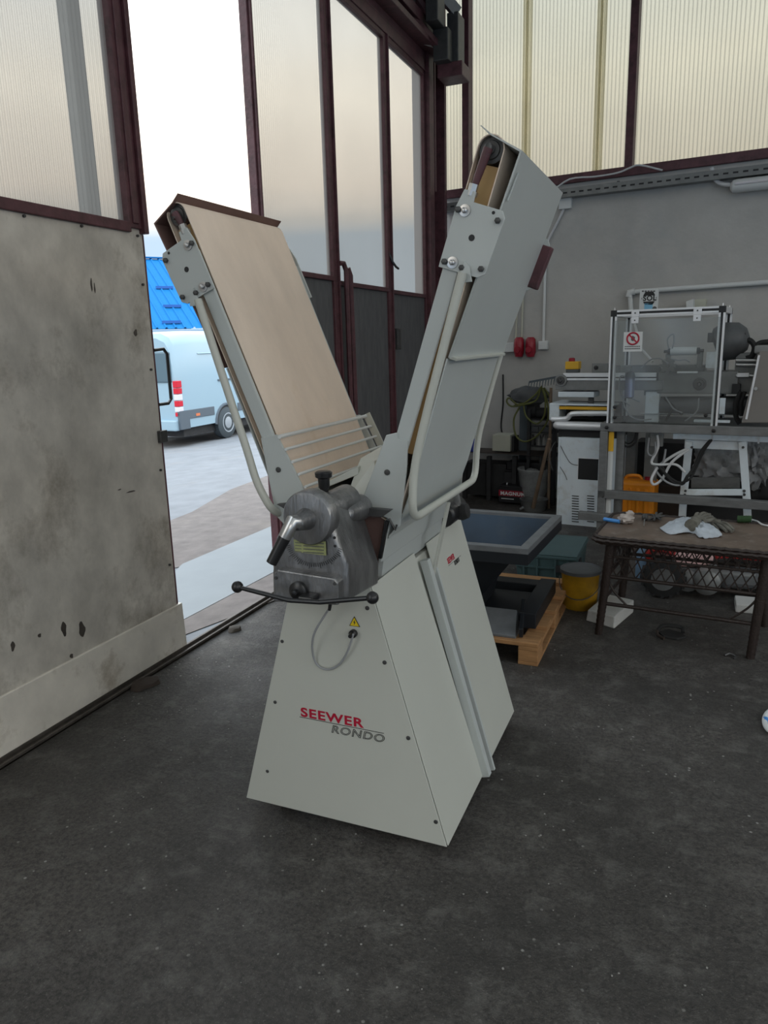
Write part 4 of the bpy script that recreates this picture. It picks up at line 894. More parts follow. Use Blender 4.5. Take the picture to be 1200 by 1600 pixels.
# things on the table
def TZ(px, py, h=0.): return FZ(px, py, TH+h)
def blob(mb, c, r, sq=(1,1,1), amp=.3, fr=3., seed=0, sub=3, pull=0.):
    bm = bmesh.new(); bmesh.ops.create_icosphere(bm, subdivisions=sub, radius=1)
    vs = []
    for v in bm.verts:
        d = v.co.normalized(); q = d*(1+amp*noise.noise(d*fr+V((seed*7.3,seed,0)))+amp*.5*noise.noise(d*fr*2.7+V((seed,seed*3,5))))
        vs.append(V(c)+V((q.x*sq[0],q.y*sq[1],q.z*sq[2]))*r)
    mb.add(vs, [[v.index for v in f.verts] for f in bm.faces], True); bm.free()
    return mb
def ragmesh(outline, hmax, seed, th=.004, n=26, base=TH, fr=22):
    """crumpled cloth inside an outline of table points"""
    c = sum(outline, V())/len(outline); rings = []; mb = M()
    P = catmull(outline+[outline[0]], 5)[:-1]; N = len(P); K = 9
    vs = []
    for k in range(K+1):
        f = k/K
        for i in range(N):
            q = c.lerp(P[i], f); hh = hmax*(1-f**2.2)*(.55+.75*abs(noise.noise(V((q.x*fr,q.y*fr,seed)))))+hmax*.55*abs(noise.noise(V((q.x*fr*1.9,q.y*fr*.8,seed+4))))*(1-.5*f)
            vs.append(V((q.x,q.y,base+.002+hh)))
    fs = [(k*N+i,k*N+(i+1) % N,(k+1)*N+(i+1) % N,(k+1)*N+i) for k in range(K) for i in range(N)]
    mb.add(vs, fs, True); n0 = len(mb.v)
    mb.add([v-UP*th for v in vs], [tuple(reversed([a for a in f])) for f in fs], True)
    for i in range(N):
        a = K*N+i; b = K*N+(i+1) % N; mb.f.append([a, b, n0+b, n0+a]); mb.sm.append(True)
    return mb
rg = ragmesh([TZ(1031,826),TZ(1048,835),TZ(1082,833),TZ(1092,840),TZ(1108,841),TZ(1128,837),TZ(1118,826),TZ(1098,815),TZ(1070,810),TZ(1050,815)], .050, 3, fr=48)
tag(rg.build('cleaning_rag', 'cloth'), 'pale blue white crumpled rag lying on the wicker table', 'rag')
def glove(name, lab, wrist, tip, m, spread=.018, lift=.012, cuff=True):
    t = thing(name, lab, 'glove', (wrist+tip)/2)
    d = (tip-wrist).normalized(); s = d.cross(UP).normalized(); L_ = (tip-wrist).length
    b = M(); blob(b, wrist.lerp(tip,.40)+UP*lift, 1, (.040,.040,.018), .25, 2.4, 3)
    b.tube([wrist+UP*lift, wrist.lerp(tip,.22)+UP*lift, wrist.lerp(tip,.4)+UP*lift], lambda u: .030-.004*u, 12)
    for i in range(4):
        o0 = (i-1.5)*.016; ln = (.9,1.,.97,.82)[i]
        b.tube([wrist.lerp(tip,.45)+s*o0+UP*(lift), wrist.lerp(tip,.72*ln)+s*(o0*1.25)+UP*(lift+.012-.004*i), wrist.lerp(tip,ln)+s*(o0*1.5)+UP*(lift*.6)], lambda u: .0105-.003*u*u, 8, smooth_path=4)
    b.tube([wrist.lerp(tip,.30)+s*.028+UP*lift, wrist.lerp(tip,.45)+s*.052+UP*lift, wrist.lerp(tip,.62)+s*.058+UP*lift*.8], lambda u: .011-.003*u, 8, smooth_path=4)
    b.build('glove_body', m, t)
    if cuff: M().tube([wrist-d*.012+UP*lift, wrist+d*.012+UP*lift], .033, 12).build('cuff', 'cloth' if m == 'skin' else m, t)
glove('work_glove', 'dirty grey work glove lying behind the pale rag', TZ(1100,812), TZ(1140,833), 'glove')
glove('work_glove', 'dirty grey work glove lying half over the pale rag, fingers towards the wall', TZ(1080,826,.02), TZ(1106,806,.02), 'glove', lift=.02)
t = thing('wrapped_grip', 'blue handled tool with a beige cloth wrapped head at the table corner', 'tool', TZ(965,808))
M().tube([TZ(944,811,.012), TZ(955,813,.012), TZ(968,815,.012)], .011, 10, smooth_path=3).build('handle', 'blue', t)
b = M(); blob(b, TZ(978,811,.022), 1, (.042,.040,.026), .4, 2.2, 5); b.build('cloth_wrap', 'skin', t)
b = M(); blob(b, TZ(984,803,.03), 1, (.022,.022,.02), .35, 2.2, 8); b.build('cloth_knot', 'skin', t)
t = thing('drill_chuck', 'small dark drill chuck with a pointed bit lying on the table', 'tool', TZ(1006,815))
m = M(); m.rev(TZ(1008,806,.016), (TZ(1006,822,.005)-TZ(1008,806,.016)), [(0,.010),(.01,.017),(.04,.017),(.055,.009)], 14); m.build('chuck', 'darksteel', t)
m = M(); m.tube([TZ(1007,812,.012), TZ(1006,822,.006)], lambda u: .004-.002*u, 6); m.build('bit', 'steel', t)
t = thing('hand_clamp', 'tangle of small dark metal tool parts behind the chuck', 'tool', TZ(1025,808))
m = M()
for a, b_ in (((1014,812),(1034,802)),((1018,804),(1032,812)),((1022,813),(1026,801)),((1028,808),(1038,806))): m.bar(TZ(*a,.01), TZ(*b_,.014), .012, .010)
m.build('clamp_bar', 'darksteel', t, bevel=.002)
M().rev(TZ(1024,808,.012), (1,.3,.2), [(0,.012),(.03,.012)], 10).build('collar', 'darksteel', t)
m = M(); 
for i in range(5): m.rev(TZ(1152+i*4.2,811,.018), TU, [(0,.020),(.018,.020)], 12)
t = m.build('webbing_roll', 'green'); tag(t, 'rolled dark green webbing strap at the back of the wicker table', 'strap')
t = M(); t.tube([TZ(1174,812,.006), TZ(1184,815,.008), TZ(1192,820,.006), TZ(1206,822,.006)], .005, 6, smooth_path=4); tag(t.build('wire_offcut', 'whitecord'), 'short pale wire offcut on the table near the green strap', 'wire')

# ---- rotary tiller behind the table
TX, TY = .25, 4.95
tl = thing('garden_tiller', 'old red and white petrol garden machine standing under and behind the wicker table', 'garden machine', (TX,TY,0))
def tyre(c, r, wd, ax=(0,1,0)):
    m = M(); m.rev(V(c)-V(ax)*wd/2, ax, [(0,r*.72),(.01,r*.95),(wd*.3,r),(wd*.7,r),(wd-.01,r*.95),(wd,r*.72)], 26); return m
for x, y in ((-.13,4.70),(-.13,5.12)):
    t0 = tyre((x+.02,y,.125), .125, .09).build('tyre', 'rubber', tl)
    M().rev(V((x+.02,y-.05,.125)), (0,1,0), [(0,.0),(.001,.07),(.02,.075),(.1,.075)], 20).build('wheel_hub', 'weathered', t0)
    lg = M()
    for k in range(16):
        a = 2*PI*k/16; lg.box((x+.02+.128*math.cos(a), y, .125+.128*math.sin(a)*.93+.004), (.008,.042,.008))
    lg.build('tread_lug', 'rubber', t0)
m = M(); m.bb(-.05,.42,4.80,5.08,.06,.17); m.build('chassis', 'weathered', tl, bevel=.02)
m = M(); m.rev((.14,4.70,.11),(0,1,0),[(0,.05),(.02,.08),(.2,.09),(.28,.07)],20); m.build('engine_case', 'grey', tl)
m = M(); m.rev((.03,4.72,.10),(0,1,0),[(0,.03),(.015,.065),(.05,.07)],18); m.build('recoil_cover', 'weathered', tl)
m = M(); m.loft([[V((x,4.80+dy,z+dz)) for dy,dz in ((0,0),(.30,0),(.28,.07),(.15,.11),(.02,.07))] for x,z in ((-.17,.19),(-.05,.17),(.08,.18),(.17,.21))], smooth=True); m.build('front_fairing', 'tillwhite', tl, bevel=.012)
m = M(); m.tube([(-.19,4.82,.16),(-.21,4.81,.25),(-.15,4.80,.28),(-.05,4.80,.26)], .022, 8, smooth_path=4); m.build('hook_guard', 'tillred', tl)
m = M(); m.loft([[V((x,4.86+dy,z+dz)) for dy,dz in ((0,0),(.30,0),(.28,.08),(.15,.12),(.02,.08))] for x,z in ((.18,.22),(.26,.235),(.55,.23),(.82,.20))], smooth=True); m.build('fuel_tank', 'tillred', tl, bevel=.012)
m = M(); m.loft([[V((x,4.78+dy,z+dz)) for dy,dz in ((0,0),(.34,0),(.32,.11),(.03,.11))] for x,z in ((.22,.05),(.30,.07),(.80,.07))], smooth=False); m.build('rear_cover', 'greydark', tl, bevel=.03)
tyre((.60,4.72,.12), .12, .09).build('tyre', 'rubber', tl)
m = M(); m.bb(-.16,-.02,4.96,5.02,.05,.13); m.build('counterweight', 'weathered', tl, bevel=.01)
t = thing('blue_canister', 'small blue grey canister on the floor left of the red machine', 'canister', (-.30,4.9,0))
m = M(); m.rev((-.24,5.0,0),(0,0,1),[(0,.05),(.01,.055),(.26,.055),(.30,.03),(.32,.02)],16); m.build('body', 'gut', t)
M().rev((-.24,5.0,.32),(0,0,1),[(0,.022),(.03,.022)],12).build('cap', 'darksteel', t)
t = thing('concrete_slab', 'pale rough slab lying flat behind the right table leg', 'slab', (.52,4.66,0))
M().bb(.30,.80,4.55,4.72,0,.05).build('slab_body', 'foam', t, bevel=.006)
# sandal like scrap and crumbs on the floor
t = thing('rubber_strap', 'black loop of scrap rubber lying on the floor under the table', 'rubber scrap', FZ(1048,990))
def fz(px,py,h=0): return FZ(px,py,h)
m = M(); m.tube([fz(1028,985,.02), fz(1035,978,.045), fz(1052,978,.05), fz(1066,981,.045), fz(1067,988,.03)], .011, 8, smooth_path=5); m.build('strap_loop', 'rubber', t)
m = M(); m.prism([fz(1028,990),fz(1045,986),fz(1066,992),fz(1072,998),fz(1058,1001),fz(1036,997)], (0,0,.014)); m.build('sole_piece', 'rubber', t, bevel=.004)
m = M(); m.tube([fz(1027,985,.02), fz(1028,992,.01), fz(1038,998,.008)], .008, 8, smooth_path=4); m.build('strap_end', 'junk2', t)
t = M(); t.tube([fz(1132,1024,.006), fz(1140,1021,.012), fz(1150,1026,.006), fz(1146,1029,.004)], .006, 6, smooth_path=3); tag(t.build('metal_scrap', 'darksteel'), 'tiny bent dark scrap on the floor left of the right table leg', 'scrap')
t = thing('white_hose', 'white hose end at the right edge of the frame on the floor', 'hose', fz(1196,1130))
m = M(); m.tube([fz(1230,1105,.014), fz(1206,1110,.014), fz(1196,1120,.014), fz(1197,1135,.014), fz(1212,1146,.014), fz(1250,1150,.014)], .011, 10, smooth_path=6); m.build('hose_run', 'whiteplastic', t)
M().rev(fz(1196.5,1126,.014), V((0,1,0)), [(-.012,.013),(.012,.013)], 10).build('blue_band', 'blue', t)
for i, (px, py, s, lab) in enumerate(((226,1070,.055,'curled dark scrap of metal lying against the floor rail under the leaf'), (366,985,.030,'small crumpled pale scrap beside the floor rail near the machine'))):
    c = FZ(px, py, 0); m = M()
    P = [c+V((s*math.cos(t)*1.1*(1+.25*math.sin(3*t)), s*math.sin(t)*1.5, .002)) for t in [2*PI*k/14 for k in range(14)]]
    m.loft([P, [p.lerp(c,.1)+UP*(.014+.010*math.sin(k)) for k, p in enumerate(P)], [p.lerp(c,.5)+UP*.024 for p in P]], smooth=True)
    tag(m.build('scrap_piece', 'junk2' if i == 0 else 'debris'), lab, 'scrap')
cm = M(); random.seed(5)
for i in range(260):
    if i < 120: px, py = random.uniform(180,400), random.uniform(1000,1120)
    else: px, py = random.uniform(100,1150), random.uniform(1100,1560)
    if i < 30: px = random.uniform(60,130); py = 1175-.62*px+random.uniform(0,25)
    c = FZ(px, py, 0); s = random.uniform(.0010,.0026)
    cm.box(c+UP*s*.4, (s,s*random.uniform(.6,1.3),s*.5), (math.cos(i),math.sin(i),.1), (-math.sin(i),math.cos(i),0), (0,0,1))
o = cm.build('floor_grit', 'greyprint2', kind='stuff'); o['label'] = 'pale grit and crumbs scattered on the dark floor'; o['category'] = 'grit'

# ================================================================== STEEL FRAME WITH CLEAR GUARD
def ax2(px, py, off): p = AF(px, py, off); return wa(p), p.z
sf = thing('steel_frame', 'weathered grey square tube frame carrying the clear guard box', 'frame', WO)
aL, zT = ax2(938,660,0); _, zTb = ax2(938,684-14,0)
zT = .935; th = .065; aR = 1.75
abox(M(), aL, aR, 0, .06, zT-th, zT).build('top_beam', 'weathered', sf, bevel=.004)
a1, z1 = ax2(939,766,0); abox(M(), aL, aR, 0, .06, z1-.065, z1).build('lower_beam', 'weathered', sf, bevel=.004)
abox(M(), aL, aL+.06, 0, .06, 0, zT-th).build('leg', 'weathered', sf, bevel=.004)
abox(M(), aL, aL+.06, .62, .68, 0, zT-th).build('leg', 'weathered', sf, bevel=.004)
abox(M(), aR-.06, aR, 0, .06, 0, zT-th).build('leg', 'weathered', sf, bevel=.004)
abox(M(), aL+.11, aL+.17, .10, .16, 0, zT-th).build('leg', 'weathered', sf, bevel=.004)
abox(M(), aL, aL+.06, .06, .62, zT-th, zT).build('cross_beam', 'weathered', sf, bevel=.004)
abox(M(), aL, aR, .62, .68, zT-th, zT).build('top_beam', 'weathered', sf, bevel=.004)
a2, z2 = ax2(905,802,.02); abox(M(), a2, aL+.30, -.02, .04, z2-.045, z2+.02).build('foot_beam', 'weathered', sf, bevel=.004)
abox(M(), aL+.062, aL+.10, .04, .05, .20, zT-th).build('white_strip', 'whiteplastic', sf)
abox(M(), aL+.064, aL+.103, .03, .038, .71, zT-th-.005).build('yellow_tape', 'yellow', sf)
for px in (948, 1115):
    q = AF(px, 673 if px < 1000 else 676, 0); q.z = zT-.033; M().rev(q, -WV, [(-.002,.016),(.008,.016),(.010,.008)], 6).build('bolt', 'black', sf)
# guard
gd = thing('safety_guard', 'clear guard box of aluminium profiles standing on the steel frame', 'machine guard', WP(.4,.1,zT))
ga0, gz = ax2(955,488,0.02); ga1, _ = ax2(1134,487,.02); gzt = 1.79; gz0 = zT
pw = .045
def post(a, o):
    m = M(); abox(m, a, a+.014, o, o+pw, gz0, gzt-pw); abox(m, a+pw-.014, a+pw, o, o+pw, gz0, gzt-pw); abox(m, a+.012, a+pw-.012, o+.014, o+pw-.014, gz0, gzt-pw)
    m.build('profile_post', 'alu', gd, bevel=.001)
    m = M(); abox(m, a+.014, a+pw-.014, o+.006, o+.014, gz0, gzt-pw); m.build('profile_slot', 'black', gd)
    m = M(); abox(m, a-.001, a+pw+.001, o-.001, o+pw+.001, gzt-pw, gzt+.001); m.build('corner_cap', 'black', gd, bevel=.003)
    q = WP(a+pw/2,o+pw/2,gzt); M().rev(q, UP, [(0,.006),(.02,.005)], 8).build('cap_pin', 'steel', gd)
post(ga0, .01); post(ga1-pw, .01); post(ga0, .60); post(ga1-pw, .60)
def hrail(a0, a1, o, z):
    m = M(); abox(m, a0, a1, o, o+pw, z, z+.014); abox(m, a0, a1, o, o+pw, z+pw-.014, z+pw); abox(m, a0, a1, o+.014, o+pw-.014, z+.012, z+pw-.012); m.build('profile_rail', 'alu', gd, bevel=.001)
    m = M(); abox(m, a0, a1, o+.006, o+.014, z+.014, z+pw-.014); m.build('profile_slot', 'black', gd)
hrail(ga0+pw, ga1-pw, .01, gzt-pw); hrail(ga0+pw, ga1-pw, .60, gzt-pw)
for a in (ga0, ga1-pw):
    m = M(); abox(m, a, a+pw, .055, .60, gzt-pw, gzt); m.build('profile_rail', 'alu', gd, bevel=.002)
abox(M(), ga0+pw*.5, ga1-pw*.5, .002, .008, gz0+.01, gzt-.075).build('front_pane', 'clear', gd)
abox(M(), ga0+.01, ga0+.016, .06, .60, gz0+.01, gzt-pw).build('side_pane', 'clear', gd)
for px in (992, 1089):
    a, _ = ax2(px, 500, 0); m = M(); abox(m, a-.028, a+.028, .0, .012, gzt-.052, gzt-.004); abox(m, a-.026, a+.026, -.006, .004, gzt-.10, gzt-.055); ho = m.build('hinge', 'alu', gd, bevel=.002)
    for dz in (-.025,-.078): M().rev(WP(a,-.004,gzt+dz), -WV, [(0,.006),(.004,.005)], 8).build('hinge_screw', 'darksteel', ho)
for px, py in ((961,636),(961,652),(1103,649)):
    q = AF(px,py,0); M().rev(q+WV*.004, -WV, [(0,.014),(.02,.014),(.022,.006)], 14).build('knob', 'black', gd)
# prohibition notice
nq = wquad(975,519,1003,549,-.001); a0,a1,z0,z1 = nq
nt_ = abox(M(), a0, a1, -.004, -.001, z0, z1).build('notice', 'whiteplastic', gd)
c = WP((a0+a1)/2, -.005, z0+(z1-z0)*.66); R_ = (a1-a0)*.31
m = M(); m.tube([c+WU*(R_*math.cos(t))+UP*(R_*math.sin(t)) for t in [2*PI*k/28 for k in range(29)]], .0065, 6); m.bar(c+WU*-R_*.7+UP*R_*.7, c+WU*R_*.7-UP*R_*.7, .010, .004, WV); m.build('prohibition_ring', 'red', gd)
m = M(); m.prism([c+WU*dx*R_+UP*dz*R_ for dx,dz in ((-.35,-.1),(-.2,.45),(0,.5),(.15,.35),(.35,.3),(.3,-.3),(0,-.45),(-.25,-.35))], WV*.001); m.build('hand_symbol', 'greyprint', gd)
m = M(); 
for i in range(2):
    for k in range(9): abox(m, a0+.012+k*(a1-a0-.024)/9, a0+.012+(k+.75)*(a1-a0-.024)/9, -.006, -.004, z0+.018+i*.016, z0+.025+i*.016)
m.build('notice_text', 'greyprint', gd, kind='stuff')

# ---- packaging machine behind the guard
pk = thing('packaging_machine', 'grey packaging machine with conveyor, rollers and motor behind the clear guard', 'machine', WP(.2,.4,0))
O1 = .34
def wb(px0,py0,px1,py1,off,dep,nm,m,bev=.004,par=None,**k): return wbox(M(),px0,py0,px1,py1,off,dep).build(nm,m,par or pk,bevel=bev,**k)
wb(868,594,1035,610,O1,.26,'conveyor_body','grey'); wb(880,583,1025,589,O1-.01,.03,'conveyor_rail','alu',.002); wb(880,589,1025,591,O1,.03,'rail_slot','black',0); wb(880,591,1025,594.5,O1-.01,.03,'conveyor_rail','alu',.002)
abox(M(), ax2(870,590,O1)[0], ax2(1025,590,O1)[0], O1+.02, O1+.24, AF(880,586,O1).z-.03, AF(880,586,O1).z-.01).build('conveyor_bed', 'grey', pk)
m = M(); q = AF(877,594,O1); m.rev(q+WV*.26, -WV, [(0,.052),(.28,.052)], 20); m.build('end_plate', 'grey', pk, bevel=.003)
M().rev(q-WV*.02, -WV, [(0,.034),(.01,.034),(.011,.02),(.02,.012)], 18).build('bearing', 'darksteel', pk)
wb(872,612,928,621,O1,.2,'support_plate','white'); wb(919,621,926,652,O1+.06,.03,'support_post','darksteel')
es = wb(883,565,904,577,O1,.09,'stop_box','yellow',.006); M().rev(AF(893.5,566,O1+.045), UP, [(-.01,.022),(.01,.026),(.03,.026),(.036,.02)], 16).build('stop_button', 'redplastic', es)
wb(884,577,903,582.5,O1+.005,.08,'stop_base','greydark')
wb(925,568,950,583,O1+.05,.05,'sensor_box','grey'); M().rev(AF(931.5,574.5,O1+.05), -WV, [(0,.018),(.008,.018),(.009,.009),(.02,.008)], 14).build('sensor_lens', 'black', pk)
wb(950,571,1030,584,O1+.05,.05,'side_guide','grey')
# main head body
wb(1028,581,1152,616,O1+.02,.30,'head_body','grey',.008); wb(1036,571,1100,582,O1+.12,.2,'head_top','grey',.006); wb(1150,552,1178,616,O1+.05,.3,'gear_case','grey',.008)
wb(1008,575,1028,618,O1+.05,.1,'bracket_plate','grey'); wb(1009,612,1028,660,O1+.03,.06,'upright','white')
m = M(); z_ = AF(1060,582,O1).z; abox(m, ax2(1058,580,O1)[0], ax2(1090,580,O1)[0], O1, O1+.02, z_-.006, z_+.008); m.build('film_bar', 'alu', pk)
rl_ = M(); q0, q1 = AF(1048,549,O1+.05), AF(1089,548,O1+.05); rl_.cyl(q0,q1,.032,n=18); rl_.build('white_roller', 'whiteplastic', pk)
for q, s in ((q0,-1),(q1,1)): M().rev(q, WU*s, [(0,.024),(.02,.024),(.022,.012),(.05,.012)], 14).build('roller_bearing', 'darksteel', pk)
wb(1040,552,1047,572,O1+.05,.03,'roller_arm','grey'); wb(1090,548,1097,575,O1+.05,.03,'roller_arm','grey')
gq = AF(1044,571,O1-.01); gm = M(); gm.rev(gq, -WV, [(0,.045),(.015,.045),(.016,.015),(.03,.012)], 18)
for k in range(8): a = 2*PI*k/8; gm.box(gq+WU*.05*math.cos(a)+UP*.05*math.sin(a)-WV*.007, (.012,.007,.012), WU, WV, UP)
gm.build('star_wheel', 'grey', pk)
gq = AF(1093,600,O1+.02); M().rev(gq, -WV, [(0,.05),(.006,.05),(.007,.034),(.02,.034),(.021,.015),(.03,.012)], 20).build('bearing', 'darksteel', pk)
wb(1104,550,1117,575,O1,.05,'label_plate','white',.002)
m = M(); q = AF(1108,518,O1+.02); m.rev(AF(1118,540,O1+.1), WU+UP*.35, [(0,.10),(.02,.13),(.10,.15),(.20,.11),(.24,.05)], 22); m.build('film_reel', 'greydark', pk)
wb(1106,520,1114,535,O1,.03,'cylinder_clevis','darksteel')
mo = wb(1150,520,1164,541,O1+.02,.08,'motor_block','black',.006)
cb = M(); cb.tube([AF(1130,518,O1+.05),AF(1140,515,O1+.05),AF(1150,522,O1+.05)], .02, 8, smooth_path=4)
cb.tube([AF(1163,532,O1+.05),AF(1172,532,O1+.05),AF(1179,542,O1+.05),AF(1175,556,O1+.05),AF(1166,560,O1+.05)], .020, 8, smooth_path=5)
cb.tube([AF(1180,548,O1+.05),AF(1182,540,O1+.05),AF(1192,535,O1+.05),AF(1215,534,O1+.05)], .020, 8, smooth_path=5)
cb.tube([AF(1158,612,O1-.02),AF(1150,630,O1-.02),AF(1150,650,O1-.02),AF(1156,662,O1-.02)], .018, 8, smooth_path=5)
cb.tube([AF(1164,612,O1-.03),AF(1158,632,O1-.03),AF(1158,650,O1-.03)], .014, 8, smooth_path=5)
cb.build('black_cable', 'rubber', pk, kind='stuff')
m = M(); m.cyl(AF(1029,634,O1+.12), AF(1180,634,O1+.12), .075, n=20); m.build('drum', 'greydark', pk)
m = M()
for py in (563,570,587): m.cyl(AF(1150,py,O1+.02), AF(1186,py+.5,O1+.02), .014, n=10)
m.build('guide_rod', 'steel', pk)
wb(1152,583,1170,589,O1-.03,.02,'slotted_bar','alu',.001); wb(1144,600,1156,616,O1-.02,.06,'solenoid','black')
# tubes, small fittings inside
bl_ = M(); q = AF(983,622,.22); bl_.rev(q-UP*.0, UP, [(0,.02),(.01,.036),(.15,.036),(.155,.02)], 16); bl_.build('filter_bowl', 'glassy_blue', pk)
M().rev(q+UP*.15, UP, [(0,.036),(.02,.04),(.05,.03),(.06,.012)], 14).build('filter_head', 'darksteel', pk)
M().rev(q+UP*.01, UP, [(0,.018),(.13,.018)], 10).build('filter_core', 'blue', pk)
wb(977,572,985,592,.24,.04,'valve','grey')
cb = M()
for P in ([(985,600),(975,588),(968,592),(970,620),(985,634)],[(972,616),(976,636),(985,650),(1000,656),(1018,655)],[(1000,628),(985,622),(968,620)],[(1002,575),(1015,563),(1030,560),(1044,568)],[(1047,560),(1060,563),(1070,562),(1078,566)],[(1045,545),(1043,530),(1052,522),(1053,535),(1050,545)],[(1092,622),(1090,640),(1078,652),(1070,658)],[(1040,620),(1052,638),(1066,645)]):
    cb.tube([AF(a,b,O1-.06) for a,b in P], .006, 6, smooth_path=5)
cb.build('air_tube', 'cord', pk)
m = M()
for P in ((1050,640,1040,658),(1038,622,1066,648)): m.tube([AF(P[0],P[1],O1-.04), AF(P[2],P[3],O1-.04)], .011, 6)
m.build('black_hose', 'rubber', pk)
wb(1000,646,1200,650,O1,.04,'deck_rail','alu',.002); wb(1125,622,1132,647,.15,.02,'white_bracket','white',.002); wb(1084,656,1140,661,.1,.05,'white_block','white',.002)
for px in (1010,): wb(px,655,px+12,800,O1+.12,.05,'pillar','grey')
wb(992,690,1240,835,.98,.3,'dark_back_panel','junk')  # added black panel, stands in for the deep shade under the frame
# control cabinet at the right edge
m = M(); m.prism([AF(*q,.10) for q in ((1187,549),(1240,549),(1240,661),(1158,661))], WV*.35); cbn = m.build('cabinet_body', 'cabinet', pk, bevel=.006)
m = M(); m.bar(AF(1186,555,.095), AF(1166,655,.095), .014, .008, WV); m.build('cabinet_edge', 'alu', pk)
wb(1179,540,1235,552,.12,.33,'cabinet_lid','grey',.012); M().rev(AF(1181,607,.09), -WV, [(0,.012),(.02,.012)], 10).build('cabinet_lock', 'steel', pk)
# stained white cabinet
wc = thing('machine_cabinet', 'tall stained white metal cabinet with a square black opening and louvre slots', 'cabinet', WP(-.25,.5,0))
OC = .34; ca, cz = ax2(870,818,OC); cb_, _ = ax2(960,820,OC); ctop = AF(900,684,OC).z
m = M(); abox(m, ca, cb_, OC+.012, OC+.55, 0, ctop); m.build('cabinet_body', 'white', wc, bevel=.01)
fx0, fx1, fz0, fz1 = wquad(904,716,934,751,OC)
m = M()   # front sheet around the square opening
for r4 in ((ca,fx0,0,ctop),(fx1,cb_,0,ctop),(fx0,fx1,0,fz0),(fx0,fx1,fz1,ctop)): abox(m, r4[0], r4[1], OC, OC+.012, r4[2], r4[3])
m.build('front_sheet', 'white', wc)
abox(M(), fx0, fx1, OC+.008, OC+.0125, fz0, fz1).build('opening', 'black', wc)
m = M(); abox(m, fx0-.008, fx0, OC-.003, OC, fz0, fz1); abox(m, fx0-.008, fx1, OC-.003, OC, fz1, fz1+.008); m.build('opening_edge', 'alu', wc)
lv = M()
for i in range(11):
    for a in (899, 923):
        q = AF(a, 775+i*4, OC); M().box(q-WV*.002, (.030,.003,.0035), WU, WV, UP).build('louvre_slot', 'junk', wc)
m = M(); m.cyl(WP(ca+.005,OC,0), WP(ca+.005,OC,ctop), .012, n=8); m.build('corner_seam', 'white', wc)
# top moulding
m = M(); q0 = AF(858,663,OC); m.rev(WP(ca-.05,OC+.0,q0.z-.005), WU, [(0,.02),(.015,.032),(.04,.036),(cb_-ca+.05,.036)], 14); m.build('bumper_rail', 'alu', wc)
m = M(); a0,a1,z0,z1 = wquad(858,626,960,660,OC+.03)
abox(m, a0, a0+.09, OC+.03, OC+.4, z0, z1-.02); m.build('tray_end', 'white', wc, bevel=.012)
abox(M(), a0+.09, a1, OC+.25, OC+.4, z0, z1-.03).build('tray_back', 'junk', wc)
m = M(); m.tube([AF(862,655,OC),AF(885,654,OC),AF(893,647,OC),AF(915,646,OC),AF(958,646,OC)], .022, 8, smooth_path=4); m.build('bent_pipe', 'alu', wc)
abox(M(), a0+.09, a1, OC+.03, OC+.05, z0+.10, z0+.125).build('burner_bar', 'yellow', wc); abox(M(), a0+.06, a1, OC+.02, OC+.2, z0+.135, z0+.15).build('shelf_strip', 'white', wc)
abox(M(), ca-.02, cb_, OC+.05, OC+.5, ctop, ctop+.12).build('inner_box', 'junk', wc)
m = M()
m.tube([AF(868,690,OC-.004),AF(862,700,OC-.004),AF(858,715,OC-.004),AF(864,735,OC-.006)], .003, 5, smooth_path=4)
m.tube([AF(875,695,OC-.004),AF(890,722,OC-.004),AF(903,727,OC-.004)], .003, 5, smooth_path=4)
m.tube([AF(874,728,OC-.004),AF(882,740,OC-.004),AF(886,750,OC-.004)], .003, 5, smooth_path=4); m.build('loose_wire', 'greyprint', wc)
# orange jerrycan
jc = thing('jerrycan', 'orange plastic jerrycan with a red cap behind the lower beam of the frame', 'jerrycan', WP(-.3,.5,0))
a0,a1,z0,z1 = wquad(963,750,1021,800,.36); 
m = M(); abox(m, a0, a1, .36, .60, 0, z1-.0); m.build('body', 'orange', jc, bevel=.035, segs=3)
m = M()
for i in range(4): abox(m, a0+.04+i*(a1-a0-.06)/4, a0+.065+i*(a1-a0-.06)/4, .352, .37, .05, z1-.06)
m.build('rib', 'orange', jc, bevel=.006)
m = M(); m.tube([WP(a0+.05,.48,z1-.02),WP(a0+.07,.48,z1+.02),WP(a0+.16,.48,z1+.025),WP(a0+.19,.48,z1-.01)], .014, 8, smooth_path=4); m.build('handle', 'orange', jc)
M().rev(WP(a1-.07,.46,z1-.01), UP, [(0,.03),(.035,.03),(.038,.024)], 18).build('cap', 'redplastic', jc)
# white trestle with tray
ws = thing('trestle_stand', 'white painted metal trestle stand with a long tray beam on top', 'stand', WP(.55,.5,0))
OT = .20
a0,z_ = ax2(1052,674,OT); _, zb_ = ax2(1052,686,OT); abox(M(), a0, 1.75, OT, OT+.05, zb_, z_).build('tray_beam', 'white', ws, bevel=.003)
for px in (1113, 1186):
    a, _ = ax2(px, 680, OT); abox(M(), a-.006, a+.006, OT-.004, OT+.05, zb_-.01, z_+.004).build('tie_strap', 'whitecord', ws)
wb(1070,687,1167,704,OT+.02,.02,'apron_plate','white',.002,ws)
def wleg(p0, p1, wd=.055): M().bar(AF(*p0,OT+.01), AF(*p1,OT+.01), wd, .03, WV).build('leg', 'white', ws, bevel=.003)
wleg((1077,690),(1068,776)); wleg((1160,690),(1167,784))
q0, q1 = AF(1074,769,OT+.005), AF(1166,769,OT+.005); M().bar(q0, q1, .05, .02, WV).build('lower_bar', 'white', ws, bevel=.003)
M().bar(AF(1080,754,OT+.3), AF(1156,754,OT+.3), .09, .02, WV).build('back_bar', 'weathered', ws, bevel=.003)
